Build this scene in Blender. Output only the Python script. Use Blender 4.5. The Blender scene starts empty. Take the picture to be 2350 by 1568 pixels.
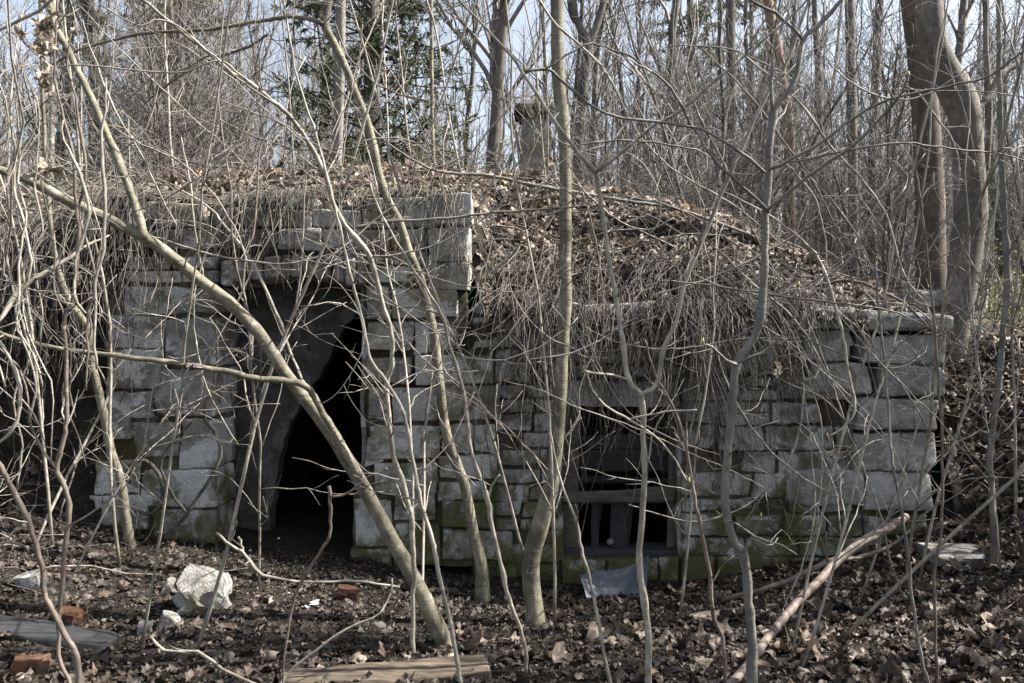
import bpy, bmesh, math, random
import numpy as np
from mathutils import Vector

# ------------------------------------------------------------------ camera, sky, sun, exposure
scene = bpy.context.scene
COL = scene.collection
F = 1828.0            # focal length in pixels of a 2350 px wide frame
CD, CZ = 5.7, 1.5     # camera distance from the wall and eye height
cam = bpy.data.cameras.new('camera')
cam.lens = 28.0; cam.sensor_width = 36.0; cam.clip_start = 0.05; cam.clip_end = 1000
camo = bpy.data.objects.new('camera', cam); COL.objects.link(camo)
camo.location = (0, -CD, CZ); camo.rotation_euler = (math.pi/2, 0, 0)
scene.camera = camo

SUN = Vector((0.72, 0.05, 0.78)).normalized()
world = bpy.data.worlds.new('World'); scene.world = world; world.use_nodes = True
nt = world.node_tree
sky = nt.nodes.new('ShaderNodeTexSky'); sky.sky_type = 'NISHITA'; sky.sun_disc = False
sky.sun_elevation = math.asin(SUN.z); sky.sun_rotation = math.atan2(SUN.x, SUN.y)
sky.air_density = 1.0; sky.dust_density = 2.0; sky.ozone_density = 1.2
bg = nt.nodes['Background']; bg.inputs['Strength'].default_value = 0.075
hs = nt.nodes.new('ShaderNodeHueSaturation'); hs.inputs['Saturation'].default_value = 0.55      # neutral white balance
nt.links.new(sky.outputs['Color'], hs.inputs['Color']); nt.links.new(hs.outputs['Color'], bg.inputs['Color'])
sl = bpy.data.lights.new('sun', 'SUN'); sl.energy = 5.0; sl.angle = math.radians(0.5); sl.color = (1.0, 0.96, 0.90)
so = bpy.data.objects.new('sun', sl); COL.objects.link(so)
so.rotation_euler = (-SUN).to_track_quat('-Z', 'Y').to_euler()
scene.view_settings.view_transform = 'Standard'; scene.view_settings.look = 'None'
scene.view_settings.exposure = 1.88
scene.cycles.max_bounces = 5; scene.cycles.diffuse_bounces = 3; scene.cycles.transparent_max_bounces = 4

rng = np.random.default_rng(7)

# ------------------------------------------------------------------ helpers
def P(X, Y, d):
    """pixel of the 2350 x 1568 view at depth d -> world point"""
    return np.array([(X-1175)/F*d, d-CD, CZ-(Y-784)/F*d])

def vnoise(p, f, seed=0):
    """cheap continuous vector noise on (n,3) points"""
    r = np.random.default_rng(seed); out = np.zeros(p.shape)
    for o in range(4):
        k = r.normal(size=(3, 3)); k /= np.linalg.norm(k, axis=1)[:, None]
        k2 = r.normal(size=(3, 3)); k2 /= np.linalg.norm(k2, axis=1)[:, None]
        ff = f*1.9**o
        out += np.sin(p @ k.T*ff + r.uniform(0, 6.28, 3) + 1.3*np.sin(p @ k2.T*ff*0.8 + r.uniform(0, 6.28, 3)))*0.55**o
    return out*0.6

class MB:
    def __init__(self): self.v = []; self.f = []; self.r = []; self.n = 0
    def add(self, v, faces, rnd=None):
        v = np.asarray(v, float).reshape(-1, 3)
        self.v.append(v)
        for f in faces if isinstance(faces, list) else [faces]:
            self.f.append(np.asarray(f, np.int64) + self.n)
        if rnd is None: rnd = 0.5
        self.r.append(np.broadcast_to(np.asarray(rnd, float), (len(v),)))
        self.n += len(v)
    def mesh(self, name, mat, smooth=True, weld=False):
        me = bpy.data.meshes.new(name)
        V = np.concatenate(self.v); R = np.concatenate(self.r)
        loops = np.concatenate([f.ravel() for f in self.f])
        tot = np.concatenate([np.full(len(f), f.shape[1]) for f in self.f])
        st = np.concatenate([[0], np.cumsum(tot)[:-1]])
        me.vertices.add(len(V)); me.vertices.foreach_set('co', V.ravel().astype(np.float32))
        me.loops.add(len(loops)); me.loops.foreach_set('vertex_index', loops.astype(np.int32))
        me.polygons.add(len(tot))
        me.polygons.foreach_set('loop_start', st.astype(np.int32)); me.polygons.foreach_set('loop_total', tot.astype(np.int32))
        me.update(calc_edges=True)
        a = me.attributes.new('rnd', 'FLOAT', 'POINT'); a.data.foreach_set('value', R.astype(np.float32))
        if weld:
            bm = bmesh.new(); bm.from_mesh(me); bmesh.ops.remove_doubles(bm, verts=bm.verts, dist=0.0004)
            bmesh.ops.recalc_face_normals(bm, faces=bm.faces)
            bm.to_mesh(me); bm.free()
        if smooth: me.polygons.foreach_set('use_smooth', np.ones(len(me.polygons), bool))
        if weld: me.set_sharp_from_angle(angle=math.radians(24))
        if mat: me.materials.append(mat)
        me.update(); return me
    def build(self, name, mat, parent=None, smooth=True, weld=False):
        o = bpy.data.objects.new(name, self.mesh(name, mat, smooth, weld)); COL.objects.link(o)
        if parent:
            o.parent = parent
            o.location = -Vector(parent.location)      # meshes are written in world space
        return o

def tag(o, label=None, cat=None, group=None, kind=None):
    if label: o['label'] = label
    if cat: o['category'] = cat
    if group: o['group'] = group
    if kind: o['kind'] = kind
    return o

def thing(name, label, cat, loc=(0, 0, 0), group=None):
    o = bpy.data.objects.new(name, None); COL.objects.link(o); o.location = loc
    o.empty_display_size = 0.2
    return tag(o, label, cat, group)

def norm(a): return a/np.maximum(np.linalg.norm(a, axis=-1, keepdims=True), 1e-9)

def tubes(m, pts, r, sides=5, rnd=None, cap=True):
    """pts (T,n,3), r (T,n): T tapered tubes into builder m"""
    pts = np.asarray(pts, float); r = np.asarray(r, float)
    T, n, _ = pts.shape
    if T == 0: return
    tan = norm(np.gradient(pts, axis=1))
    mean = norm(pts[:, -1]-pts[:, 0])
    ref = np.where(np.abs(mean[:, 2:3]) < 0.8, np.array([[0, 0, 1.]]), np.array([[0.9, 0.43, 0]]))
    u = norm(np.cross(tan, ref[:, None, :])); v = np.cross(tan, u)
    a = np.arange(sides)/sides*2*math.pi
    ring = (u[:, :, None, :]*np.cos(a)[None, None, :, None] + v[:, :, None, :]*np.sin(a)[None, None, :, None])
    V = pts[:, :, None, :] + ring*r[:, :, None, None]
    V = V.reshape(-1, 3)
    base = (np.arange(T)*n*sides)[:, None, None]
    i = np.arange(n-1)[None, :, None]; j = np.arange(sides)[None, None, :]; j2 = (j+1) % sides
    q = np.stack([base+i*sides+j, base+i*sides+j2, base+(i+1)*sides+j2, base+(i+1)*sides+j], -1).reshape(-1, 4)
    fs = [q]
    if cap:
        e = base[:, 0, :] + np.arange(sides)[None, :]
        fs.append(e[:, ::-1].copy()); fs.append(e+(n-1)*sides)
    if rnd is None: rv = np.repeat(rng.random(T), n*sides)
    else: rv = np.repeat(np.broadcast_to(rnd, (T,)), n*sides)
    m.add(V, fs, rv)

def spline(pts, n):
    """Catmull-Rom through (k,3+) rows, resampled to n"""
    p = np.asarray(pts, float)
    if len(p) == 2: p = np.array([p[0], (p[0]+p[1])/2, p[1]])
    p = np.vstack([2*p[0]-p[1], p, 2*p[-1]-p[-2]])
    k = len(p)-3; t = np.linspace(0, k-1e-6, n); i = t.astype(int); f = (t-i)[:, None]
    a, b, c, d = p[i], p[i+1], p[i+2], p[i+3]
    return 0.5*(2*b+(c-a)*f+(2*a-5*b+4*c-d)*f*f+(3*b-a-3*c+d)*f**3)

def grow(pts, r, k, lo, hi, n=5, ang=(35, 65), up=0.25, wig=0.12, span=(0.2, 1.0), rf=0.55, rmin=0.0012, tip=0.35, g=rng, droop=0.0, lsc=None):
    """k children on each of T parents"""
    T, m, _ = pts.shape
    t = g.uniform(span[0], span[1], (T, k))*(m-1)
    i = np.minimum(t.astype(int), m-2); f = (t-i)
    ar = np.arange(T)[:, None]
    p0 = pts[ar, i]*(1-f)[..., None] + pts[ar, i+1]*f[..., None]
    tn = norm(pts[ar, i+1]-pts[ar, i])
    rp = r[ar, i]*(1-f) + r[ar, i+1]*f
    side = norm(np.cross(tn, g.normal(size=(T, k, 3))))
    a = np.radians(g.uniform(ang[0], ang[1], (T, k)))[..., None]
    d = norm(tn*np.cos(a)+side*np.sin(a)+np.array([0, 0, up]))
    L = g.uniform(lo, hi, (T, k))
    if lsc is not None: L = L*np.broadcast_to(lsc, (T,))[:, None]
    L = L*(1.15-0.6*t/(m-1))
    N = T*k
    p0 = p0.reshape(N, 3); d = d.reshape(N, 3); L = L.reshape(N); rp = rp.reshape(N)
    out = np.zeros((N, n, 3)); out[:, 0] = p0
    for s in range(1, n):
        d = norm(d + g.normal(size=(N, 3))*wig + np.array([0, 0, up*0.25-droop*s]))
        out[:, s] = out[:, s-1] + d*(L/(n-1))[:, None]
    r0 = np.maximum(rp*rf, rmin)
    rr = r0[:, None]*np.linspace(1, tip, n)[None, :]
    return out, np.maximum(rr, rmin*0.7)

# ------------------------------------------------------------------ materials
def newmat(name):
    m = bpy.data.materials.new(name); m.use_nodes = True
    return m, m.node_tree, m.node_tree.nodes['Principled BSDF']
def N(t, kind, **kw):
    n = t.nodes.new(kind)
    for k, v in kw.items():
        if k in n.inputs: n.inputs[k].default_value = v
        else: setattr(n, k, v)
    return n
def ramp(t, fac, stops):
    r = t.nodes.new('ShaderNodeValToRGB'); e = r.color_ramp.elements
    e[0].position = stops[0][0]; e[0].color = (*stops[0][1], 1)
    e[1].position = stops[-1][0]; e[1].color = (*stops[-1][1], 1)
    for p, c in stops[1:-1]:
        x = e.new(p); x.color = (*c, 1)
    t.links.new(fac, r.inputs['Fac']); return r.outputs['Color']
def mix(t, fac, a, b, blend='MIX'):
    m = t.nodes.new('ShaderNodeMix'); m.data_type = 'RGBA'; m.blend_type = blend
    if isinstance(fac, (int, float)): m.inputs[0].default_value = fac
    else: t.links.new(fac, m.inputs[0])
    for s, x in ((6, a), (7, b)):
        if isinstance(x, tuple): m.inputs[s].default_value = (*x, 1)
        else: t.links.new(x, m.inputs[s])
    return m.outputs[2]
def noise(t, vec, scale, detail=6, rough=0.6, dist=0.0):
    n = N(t, 'ShaderNodeTexNoise', Scale=scale, Detail=detail, Roughness=rough, Distortion=dist)
    t.links.new(vec, n.inputs['Vector']); return n.outputs['Fac']
def pos(t): return t.nodes.new('ShaderNodeNewGeometry').outputs['Position']
def rndattr(t):
    a = t.nodes.new('ShaderNodeAttribute'); a.attribute_name = 'rnd'; return a.outputs['Fac']
def bump(t, b, h, s, d=0.02):
    n = N(t, 'ShaderNodeBump', Strength=s, Distance=d); t.links.new(h, n.inputs['Height']); t.links.new(n.outputs['Normal'], b.inputs['Normal'])
def mapr(t, v, a, b, c=0.0, d=1.0):
    n = N(t, 'ShaderNodeMapRange'); n.inputs[1].default_value = a; n.inputs[2].default_value = b; n.inputs[3].default_value = c; n.inputs[4].default_value = d
    t.links.new(v, n.inputs[0]); return n.outputs[0]
def mul(t, a, b, op='MULTIPLY'):
    n = t.nodes.new('ShaderNodeMath'); n.operation = op
    for i, x in enumerate((a, b)):
        if isinstance(x, (int, float)): n.inputs[i].default_value = x
        else: t.links.new(x, n.inputs[i])
    return n.outputs[0]

def bark(name, dark, mid, light, scale=22, stretch=0.25, rough=0.8, bs=0.5, bands=0.0):
    m, t, b = newmat(name)
    p = pos(t); mp = N(t, 'ShaderNodeMapping'); mp.inputs['Scale'].default_value = (1, 1, stretch); t.links.new(p, mp.inputs['Vector'])
    n1 = noise(t, mp.outputs['Vector'], scale, 8, 0.65, 0.4); n2 = noise(t, p, 5, 4)
    c = ramp(t, n1, [(0.32, dark), (0.5, mid), (0.68, light)])
    c = mix(t, mapr(t, n2, 0.35, 0.7), c, mix(t, 0.6, c, mid), 'MIX')
    c = mix(t, mapr(t, noise(t, p, 3.1, 7, 0.7, 0.6), 0.51, 0.60, 0, 0.75), c, dark)
    c = mix(t, mapr(t, noise(t, p, 13, 5, 0.7), 0.60, 0.66, 0, 0.6), c, tuple(min(1, x*1.35) for x in light))
    c = mix(t, mapr(t, rndattr(t), 0, 1, 0.0, 0.45), c, dark)
    h = n1
    if bands:
        mp2 = N(t, 'ShaderNodeMapping'); mp2.inputs['Scale'].default_value = (1.2, 1.2, 16); t.links.new(p, mp2.inputs['Vector'])
        nb = noise(t, mp2.outputs['Vector'], 4, 3)
        c = mix(t, mapr(t, nb, 0.56, 0.70, 0, bands), c, dark)
        sp = noise(t, p, 130, 2); c = mix(t, mapr(t, sp, 0.64, 0.72, 0, 0.5), c, light)
        h = mul(t, n1, nb, 'ADD')
    t.links.new(c, b.inputs['Base Color']); b.inputs['Roughness'].default_value = rough
    b.inputs['Specular IOR Level'].default_value = 0.25
    bump(t, b, h, bs, 0.008); return m

M = {}
M['smooth_bark'] = bark('smooth_bark', (0.065, 0.057, 0.041), (0.175, 0.157, 0.113), (0.32, 0.295, 0.225), 16, 0.5, 0.75, 0.45, 0.6)
M['grey_bark'] = bark('grey_bark', (0.085, 0.08, 0.07), (0.17, 0.155, 0.135), (0.27, 0.25, 0.22), 14, 0.4, 0.8, 0.5, 0.4)
M['red_bark'] = bark('reddish_bark', (0.05, 0.042, 0.036), (0.105, 0.082, 0.068), (0.19, 0.15, 0.125), 18, 0.25, 0.85, 0.8)
M['beech_bark'] = bark('beech_bark', (0.075, 0.066, 0.058), (0.15, 0.132, 0.112), (0.25, 0.225, 0.195), 14, 0.5, 0.85, 0.45, 0.35)
M['pine_bark'] = bark('pine_bark', (0.10, 0.07, 0.052), (0.21, 0.13, 0.095), (0.31, 0.21, 0.155), 20, 0.4, 0.85, 0.7)
M['dark_bark'] = bark('dark_bark', (0.035, 0.032, 0.028), (0.085, 0.078, 0.066), (0.15, 0.14, 0.12), 18, 0.25, 0.9, 0.8)
M['bg_bark'] = bark('background_bark', (0.06, 0.055, 0.05), (0.125, 0.11, 0.095), (0.20, 0.18, 0.155), 12, 0.3, 0.9, 0.5)
M['twig'] = bark('twig_bark', (0.095, 0.082, 0.07), (0.235, 0.21, 0.18), (0.40, 0.365, 0.325), 40, 0.5, 0.6, 0.2)
M['pale_stem'] = bark('pale_stem_bark', (0.125, 0.11, 0.088), (0.285, 0.258, 0.21), (0.48, 0.445, 0.38), 30, 0.5, 0.6, 0.25)
M['brown_stem'] = bark('brown_stem_bark', (0.07, 0.055, 0.045), (0.15, 0.12, 0.098), (0.26, 0.215, 0.175), 30, 0.5, 0.6, 0.25)
M['straw'] = bark('dry_vine', (0.085, 0.07, 0.057), (0.20, 0.172, 0.142), (0.40, 0.36, 0.31), 40, 1, 0.65, 0.2)
M['oldvine'] = bark('old_vine', (0.035, 0.03, 0.025), (0.095, 0.082, 0.068), (0.28, 0.255, 0.22), 40, 1, 0.65, 0.2)
M['bgtwig'] = bark('background_twig', (0.07, 0.064, 0.057), (0.18, 0.167, 0.15), (0.36, 0.335, 0.305), 30, 0.5, 0.7, 0.1)

def leafmat(name, stops, trans=0.2):
    m, t, b = newmat(name)
    c = ramp(t, rndattr(t), stops)
    n = noise(t, pos(t), 90, 4); c = mix(t, mapr(t, n, 0.35, 0.75, 0.0, 0.5), c, (0.10, 0.07, 0.05))
    t.links.new(c, b.inputs['Base Color']); b.inputs['Roughness'].default_value = 0.55
    b.inputs['Specular IOR Level'].default_value = 0.35
    tr = t.nodes.new('ShaderNodeBsdfTranslucent'); t.links.new(c, tr.inputs['Color'])
    mx = t.nodes.new('ShaderNodeMixShader'); mx.inputs[0].default_value = trans
    t.links.new(b.outputs[0], mx.inputs[1]); t.links.new(tr.outputs[0], mx.inputs[2])
    t.links.new(mx.outputs[0], t.nodes['Material Output'].inputs['Surface'])
    bump(t, b, noise(t, pos(t), 160, 3), 0.3, 0.004)
    return m
M['leaf'] = leafmat('dead_leaf', [(0.0, (0.035, 0.025, 0.018)), (0.3, (0.09, 0.067, 0.05)), (0.55, (0.18, 0.142, 0.108)), (0.8, (0.38, 0.315, 0.25)), (0.93, (0.54, 0.47, 0.385)), (1.0, (0.36, 0.18, 0.08))])
M['wetleaf'] = leafmat('damp_leaf', [(0.0, (0.016, 0.013, 0.010)), (0.5, (0.042, 0.034, 0.027)), (0.85, (0.10, 0.082, 0.066)), (1.0, (0.25, 0.21, 0.17))], 0.1)
M['needle'] = leafmat('spruce_needle', [(0.0, (0.016, 0.028, 0.012)), (0.5, (0.06, 0.085, 0.03)), (1.0, (0.17, 0.19, 0.065))], 0.15)
M['pneedle'] = leafmat('pine_needle', [(0.0, (0.05, 0.06, 0.03)), (0.6, (0.10, 0.115, 0.06)), (1.0, (0.16, 0.165, 0.09))], 0.25)
M['bud'] = leafmat('bud', [(0.0, (0.22, 0.22, 0.07)), (1.0, (0.36, 0.36, 0.14))], 0.2)
M['greenleaf'] = leafmat('fresh_leaf', [(0.0, (0.10, 0.14, 0.03)), (1.0, (0.24, 0.28, 0.08))], 0.3)

def soil(name, a, b_, c_):
    m, t, b = newmat(name); p = pos(t)
    n1 = noise(t, p, 9, 10, 0.7); n2 = noise(t, p, 45, 6, 0.7)
    c = ramp(t, n1, [(0.35, a), (0.55, b_), (0.72, c_)])
    c = mix(t, mapr(t, n2, 0.45, 0.7, 0, 0.7), c, c_)
    t.links.new(c, b.inputs['Base Color']); b.inputs['Roughness'].default_value = 0.95; b.inputs['Specular IOR Level'].default_value = 0.1
    bump(t, b, n2, 0.9, 0.03); return m
M['soil'] = soil('soil', (0.012, 0.0105, 0.009), (0.026, 0.022, 0.018), (0.06, 0.051, 0.042))
M['forest'] = soil('forest_floor', (0.05, 0.045, 0.03), (0.12, 0.105, 0.07), (0.2, 0.165, 0.12))

def stone(name, lo, hi, pl, plaster=0.5, moss=0.6, mz=0.5):
    m, t, b = newmat(name); p = pos(t)
    big = noise(t, p, 2.6, 8, 0.65, 0.5); med = noise(t, p, 11, 8, 0.68, 0.3); fine = noise(t, p, 75, 6, 0.7)
    base = mix(t, rndattr(t), lo, hi)
    base = mix(t, mapr(t, med, 0.38, 0.66), base, tuple(x*k for x, k in zip(lo, (0.5, 0.46, 0.40))))
    base = mix(t, mapr(t, noise(t, p, 1.9, 5), 0.51, 0.64, 0, 0.6), base, tuple(x*k for x, k in zip(hi, (0.72, 0.60, 0.36))))
    base = mix(t, mul(t, mapr(t, big, 0.50, 0.535), plaster), base, pl)
    base = mix(t, mapr(t, fine, 0.58, 0.74, 0, 0.6), base, tuple(min(1, x*1.25) for x in pl))
    base = mix(t, mapr(t, fine, 0.44, 0.30, 0, 0.6), base, tuple(x*0.35 for x in lo))
    # water streaks
    mp = N(t, 'ShaderNodeMapping'); mp.inputs['Scale'].default_value = (1, 1, 0.12); t.links.new(p, mp.inputs['Vector'])
    st = noise(t, mp.outputs['Vector'], 9, 5, 0.6); base = mix(t, mapr(t, st, 0.55, 0.75, 0, 0.55), base, (0.07, 0.065, 0.055))
    # moss, stronger low down and in the hollows
    sx = t.nodes.new('ShaderNodeSeparateXYZ'); t.links.new(p, sx.inputs[0])
    low = mapr(t, sx.outputs['Z'], mz+0.5, mz-0.7, 0.0, 0.23)
    mo = noise(t, p, 4.2, 8, 0.7, 0.2); mf = mapr(t, mul(t, mo, low, 'ADD'), 0.55, 0.70, 0, moss)
    base = mix(t, mf, base, mix(t, fine, (0.055, 0.06, 0.018), (0.17, 0.165, 0.055)))
    t.links.new(base, b.inputs['Base Color']); b.inputs['Roughness'].default_value = 0.9; b.inputs['Specular IOR Level'].default_value = 0.2
    bump(t, b, mul(t, mul(t, med, 1.4), mul(t, fine, mul(t, big, 1.2), 'ADD'), 'ADD'), 1.0, 0.03); return m
M['stone'] = stone('limestone', (0.22, 0.21, 0.185), (0.53, 0.515, 0.475), (0.72, 0.71, 0.68), 0.7, 0.95, 0.35)
M['quoin'] = stone('quoin_stone', (0.44, 0.433, 0.418), (0.56, 0.552, 0.535), (0.70, 0.69, 0.67), 0.6, 0.5, 0.0)
M['plaster'] = stone('plastered_stone', (0.29, 0.283, 0.265), (0.42, 0.413, 0.395), (0.70, 0.70, 0.69), 0.85, 0.9, 0.35)
M['mortar'] = stone('old_mortar', (0.07, 0.06, 0.046), (0.10, 0.085, 0.065), (0.24, 0.22, 0.18), 0.5, 0.6, 0.5)
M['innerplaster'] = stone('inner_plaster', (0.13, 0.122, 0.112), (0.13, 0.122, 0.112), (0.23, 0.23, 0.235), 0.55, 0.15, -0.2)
M['concrete'] = stone('concrete', (0.30, 0.29, 0.285), (0.30, 0.29, 0.285), (0.42, 0.41, 0.40), 0.4, 0.1, -1)
M['whitestone'] = stone('white_stone', (0.40, 0.39, 0.37), (0.5, 0.49, 0.46), (0.62, 0.61, 0.58), 0.6, 0.15, -1)
M['brick'] = stone('brick', (0.14, 0.07, 0.045), (0.20, 0.095, 0.062), (0.30, 0.21, 0.16), 0.6, 0.1, -1)
M['darkbrick'] = stone('dark_brick', (0.09, 0.04, 0.03), (0.13, 0.05, 0.035), (0.14, 0.07, 0.05), 0.3, 0.1, -1)

def wood(name, a, c):
    m, t, b = newmat(name); p = pos(t)
    mp = N(t, 'ShaderNodeMapping'); mp.inputs['Scale'].default_value = (0.12, 1, 1); t.links.new(p, mp.inputs['Vector'])
    n = noise(t, mp.outputs['Vector'], 45, 6, 0.6); col = ramp(t, n, [(0.3, a), (0.7, c)])
    t.links.new(col, b.inputs['Base Color']); b.inputs['Roughness'].default_value = 0.85; bump(t, b, n, 0.6, 0.006); return m
M['wood'] = wood('weathered_wood', (0.12, 0.10, 0.08), (0.30, 0.25, 0.19))
M['oldwood'] = wood('old_grey_wood', (0.035, 0.031, 0.026), (0.12, 0.105, 0.085))
M['brownwood'] = wood('brown_timber', (0.025, 0.019, 0.014), (0.20, 0.152, 0.105))
M['darkwood'] = wood('blackened_timber', (0.010, 0.010, 0.0105), (0.032, 0.032, 0.033))
m, t, b = newmat('zinc_sheet'); n = noise(t, pos(t), 12, 5)
t.links.new(ramp(t, n, [(0.3, (0.06, 0.07, 0.085)), (0.7, (0.12, 0.132, 0.155))]), b.inputs['Base Color']); b.inputs['Roughness'].default_value = 0.5; b.inputs['Metallic'].default_value = 0.3
M['zinc'] = m
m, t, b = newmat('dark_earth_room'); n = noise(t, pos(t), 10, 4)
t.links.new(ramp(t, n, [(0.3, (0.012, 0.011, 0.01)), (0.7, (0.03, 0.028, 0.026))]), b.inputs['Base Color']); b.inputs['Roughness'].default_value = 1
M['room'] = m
m, t, b = newmat('white_scrap'); n = noise(t, pos(t), 30, 4)
t.links.new(ramp(t, n, [(0.3, (0.55, 0.55, 0.55)), (0.7, (0.75, 0.75, 0.74))]), b.inputs['Base Color']); b.inputs['Roughness'].default_value = 0.6
M['scrap'] = m

# ------------------------------------------------------------------ terrain
def sst(a, b, x):
    t = np.clip((x-a)/(b-a), 0, 1); return t*t*(3-2*t)
def relief(x, y, s=1.0):
    p = np.stack([x, y, 0*x], -1).reshape(-1, 3)
    return ((vnoise(p, 1.3, 3)[:, 0]*0.045 + vnoise(p, 5.5, 4)[:, 0]*0.024)*s).reshape(np.shape(x))
def plateau(x, y):
    return 1.25 + np.clip((y-6)*0.055, 0, 2.4) + 0.004*np.abs(x)
def bank(x, y): return 0.10 + 0.75*(y+0.1) + 0.45*(x-3.1)
def Hg(x, y):
    wl = np.interp(x, [-6, -4, -3, -2, -1.1, -0.5, 0.5, 1.4, 2.2, 3.0, 3.4, 6], [0.8, 0.42, 0.22, 0.05, -0.06, -0.15, -0.20, -0.20, -0.06, 0.12, 0.3, 0.9])
    nf = np.interp(x, [-6, -3, 0, 3, 6], [0.15, 0.02, -0.04, 0.06, 0.4])
    k = sst(-0.1, -2.2, y)
    z = wl*(1-k)+nf*k
    z = np.where((y < 0.3) | (x > 3.13), np.maximum(z, np.minimum(bank(x, y), 1.5)), z)
    z = z + relief(x, y)
    kk = sst(3.5, 7.0, y)
    return z*(1-kk) + (plateau(x, y)+relief(x, y, 2))*kk
def Fx(x): return np.interp(x, [-9, -5, -4, -3.3, -2.85, -0.35, -0.16, 3.08, 3.3, 3.8, 5, 9], [1.4, 1.75, 2.05, 2.3, 2.47, 2.52, 1.80, 1.72, 1.15, 1.02, 1.25, 1.6])
def Cx(x): return np.interp(x, [-9, -4.8, -3.2, -1.3, -0.2, 1.33, 1.95, 2.56, 3.0, 3.4, 3.8, 4.2, 4.8, 9], [2.2, 2.75, 3.02, 3.12, 3.02, 2.90, 2.76, 2.46, 2.2, 2.06, 1.9, 1.68, 1.55, 1.8])
def Hm(x, y):
    yf, yc = 0.2, 1.8
    t = np.clip((y-yf)/(yc-yf), 0, 1); t = t**0.85
    z = Fx(x)+(Cx(x)-Fx(x))*t
    sl = np.interp(x, [-4.6, -3.0], [1.1, 7.0])
    z = np.where(y < yf, Fx(x)-sl*(yf-y), z)
    k = sst(2.98, 3.36, x); z = z*(1-k)+np.minimum(bank(x, y)+0.03, 1.58)*k
    kb = sst(2.0, 6.5, y)
    z = z*(1-kb) + (plateau(x, y)-0.06)*kb
    p = np.stack([x, y*1.3, 0*x], -1).reshape(-1, 3); lump_ = np.clip(vnoise(p, 3.4, 9)[:, 0], -0.8, 1).reshape(np.shape(x))*0.07*sst(0.15, 0.5, y)*sst(2.4, 1.4, y)*sst(-0.8, 0.0, x)
    return z + relief(x, y, 1.6) + lump_
WX0, WX1 = -2.86, 3.13       # mound sheet is cut back behind the wall between these
def onmound(x, y): return ~((x > WX0) & (x < WX1) & (y < 0.16))
def surf(x, y):
    g = Hg(x, y); mm = Hm(x, y)
    inr = (np.abs(x) < 9) & (y < 7) & (y > -3.5) & onmound(x, y)
    return np.where(inr, np.maximum(g, mm), g)
def surfn(x, y, e=0.04):
    dx = (surf(x+e, y)-surf(x-e, y))/(2*e); dy = (surf(x, y+e)-surf(x, y-e))/(2*e)
    dx = np.clip(dx, -2, 2); dy = np.clip(dy, -2, 2)
    return norm(np.stack([-dx, -dy, np.ones_like(dx)], -1))

def sheet(name, xs, ys, h, mat, keep=None):
    X, Y = np.meshgrid(xs, ys); Z = h(X, Y)
    V = np.stack([X, Y, Z], -1).reshape(-1, 3); nx = len(xs); ny = len(ys)
    i, j = np.meshgrid(np.arange(nx-1), np.arange(ny-1)); a = j*nx+i
    q = np.stack([a, a+1, a+nx+1, a+nx], -1).reshape(-1, 4)
    if keep is not None:
        ok = keep(X, Y).ravel(); q = q[ok[q].all(1)]
    m = MB(); m.add(V, q); o = m.build(name, mat); tag(o, kind='structure'); return o
xs = np.concatenate([np.linspace(-200, -12, 24)[:-1], np.linspace(-12, -5, 20)[:-1], np.arange(-5, 5, 0.07), np.linspace(5, 12, 20), np.linspace(12, 200, 24)[1:]])
ys = np.concatenate([np.linspace(-60, -6, 10)[:-1], np.arange(-6, 1, 0.07), np.linspace(1, 12, 40), np.linspace(12, 260, 40)[1:]])
sheet('ground', xs, ys, Hg, M['soil'])
sheet('mound', np.arange(-9, 9.01, 0.06), np.arange(-3.5, 7.01, 0.06), Hm, M['soil'], onmound)
sheet('forest_floor', np.linspace(-60, 60, 120), np.concatenate([np.linspace(6.9, 30, 60), np.linspace(31, 90, 20)]), lambda x, y: plateau(x, y)+relief(x, y, 2)+0.012, M['forest'])

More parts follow.
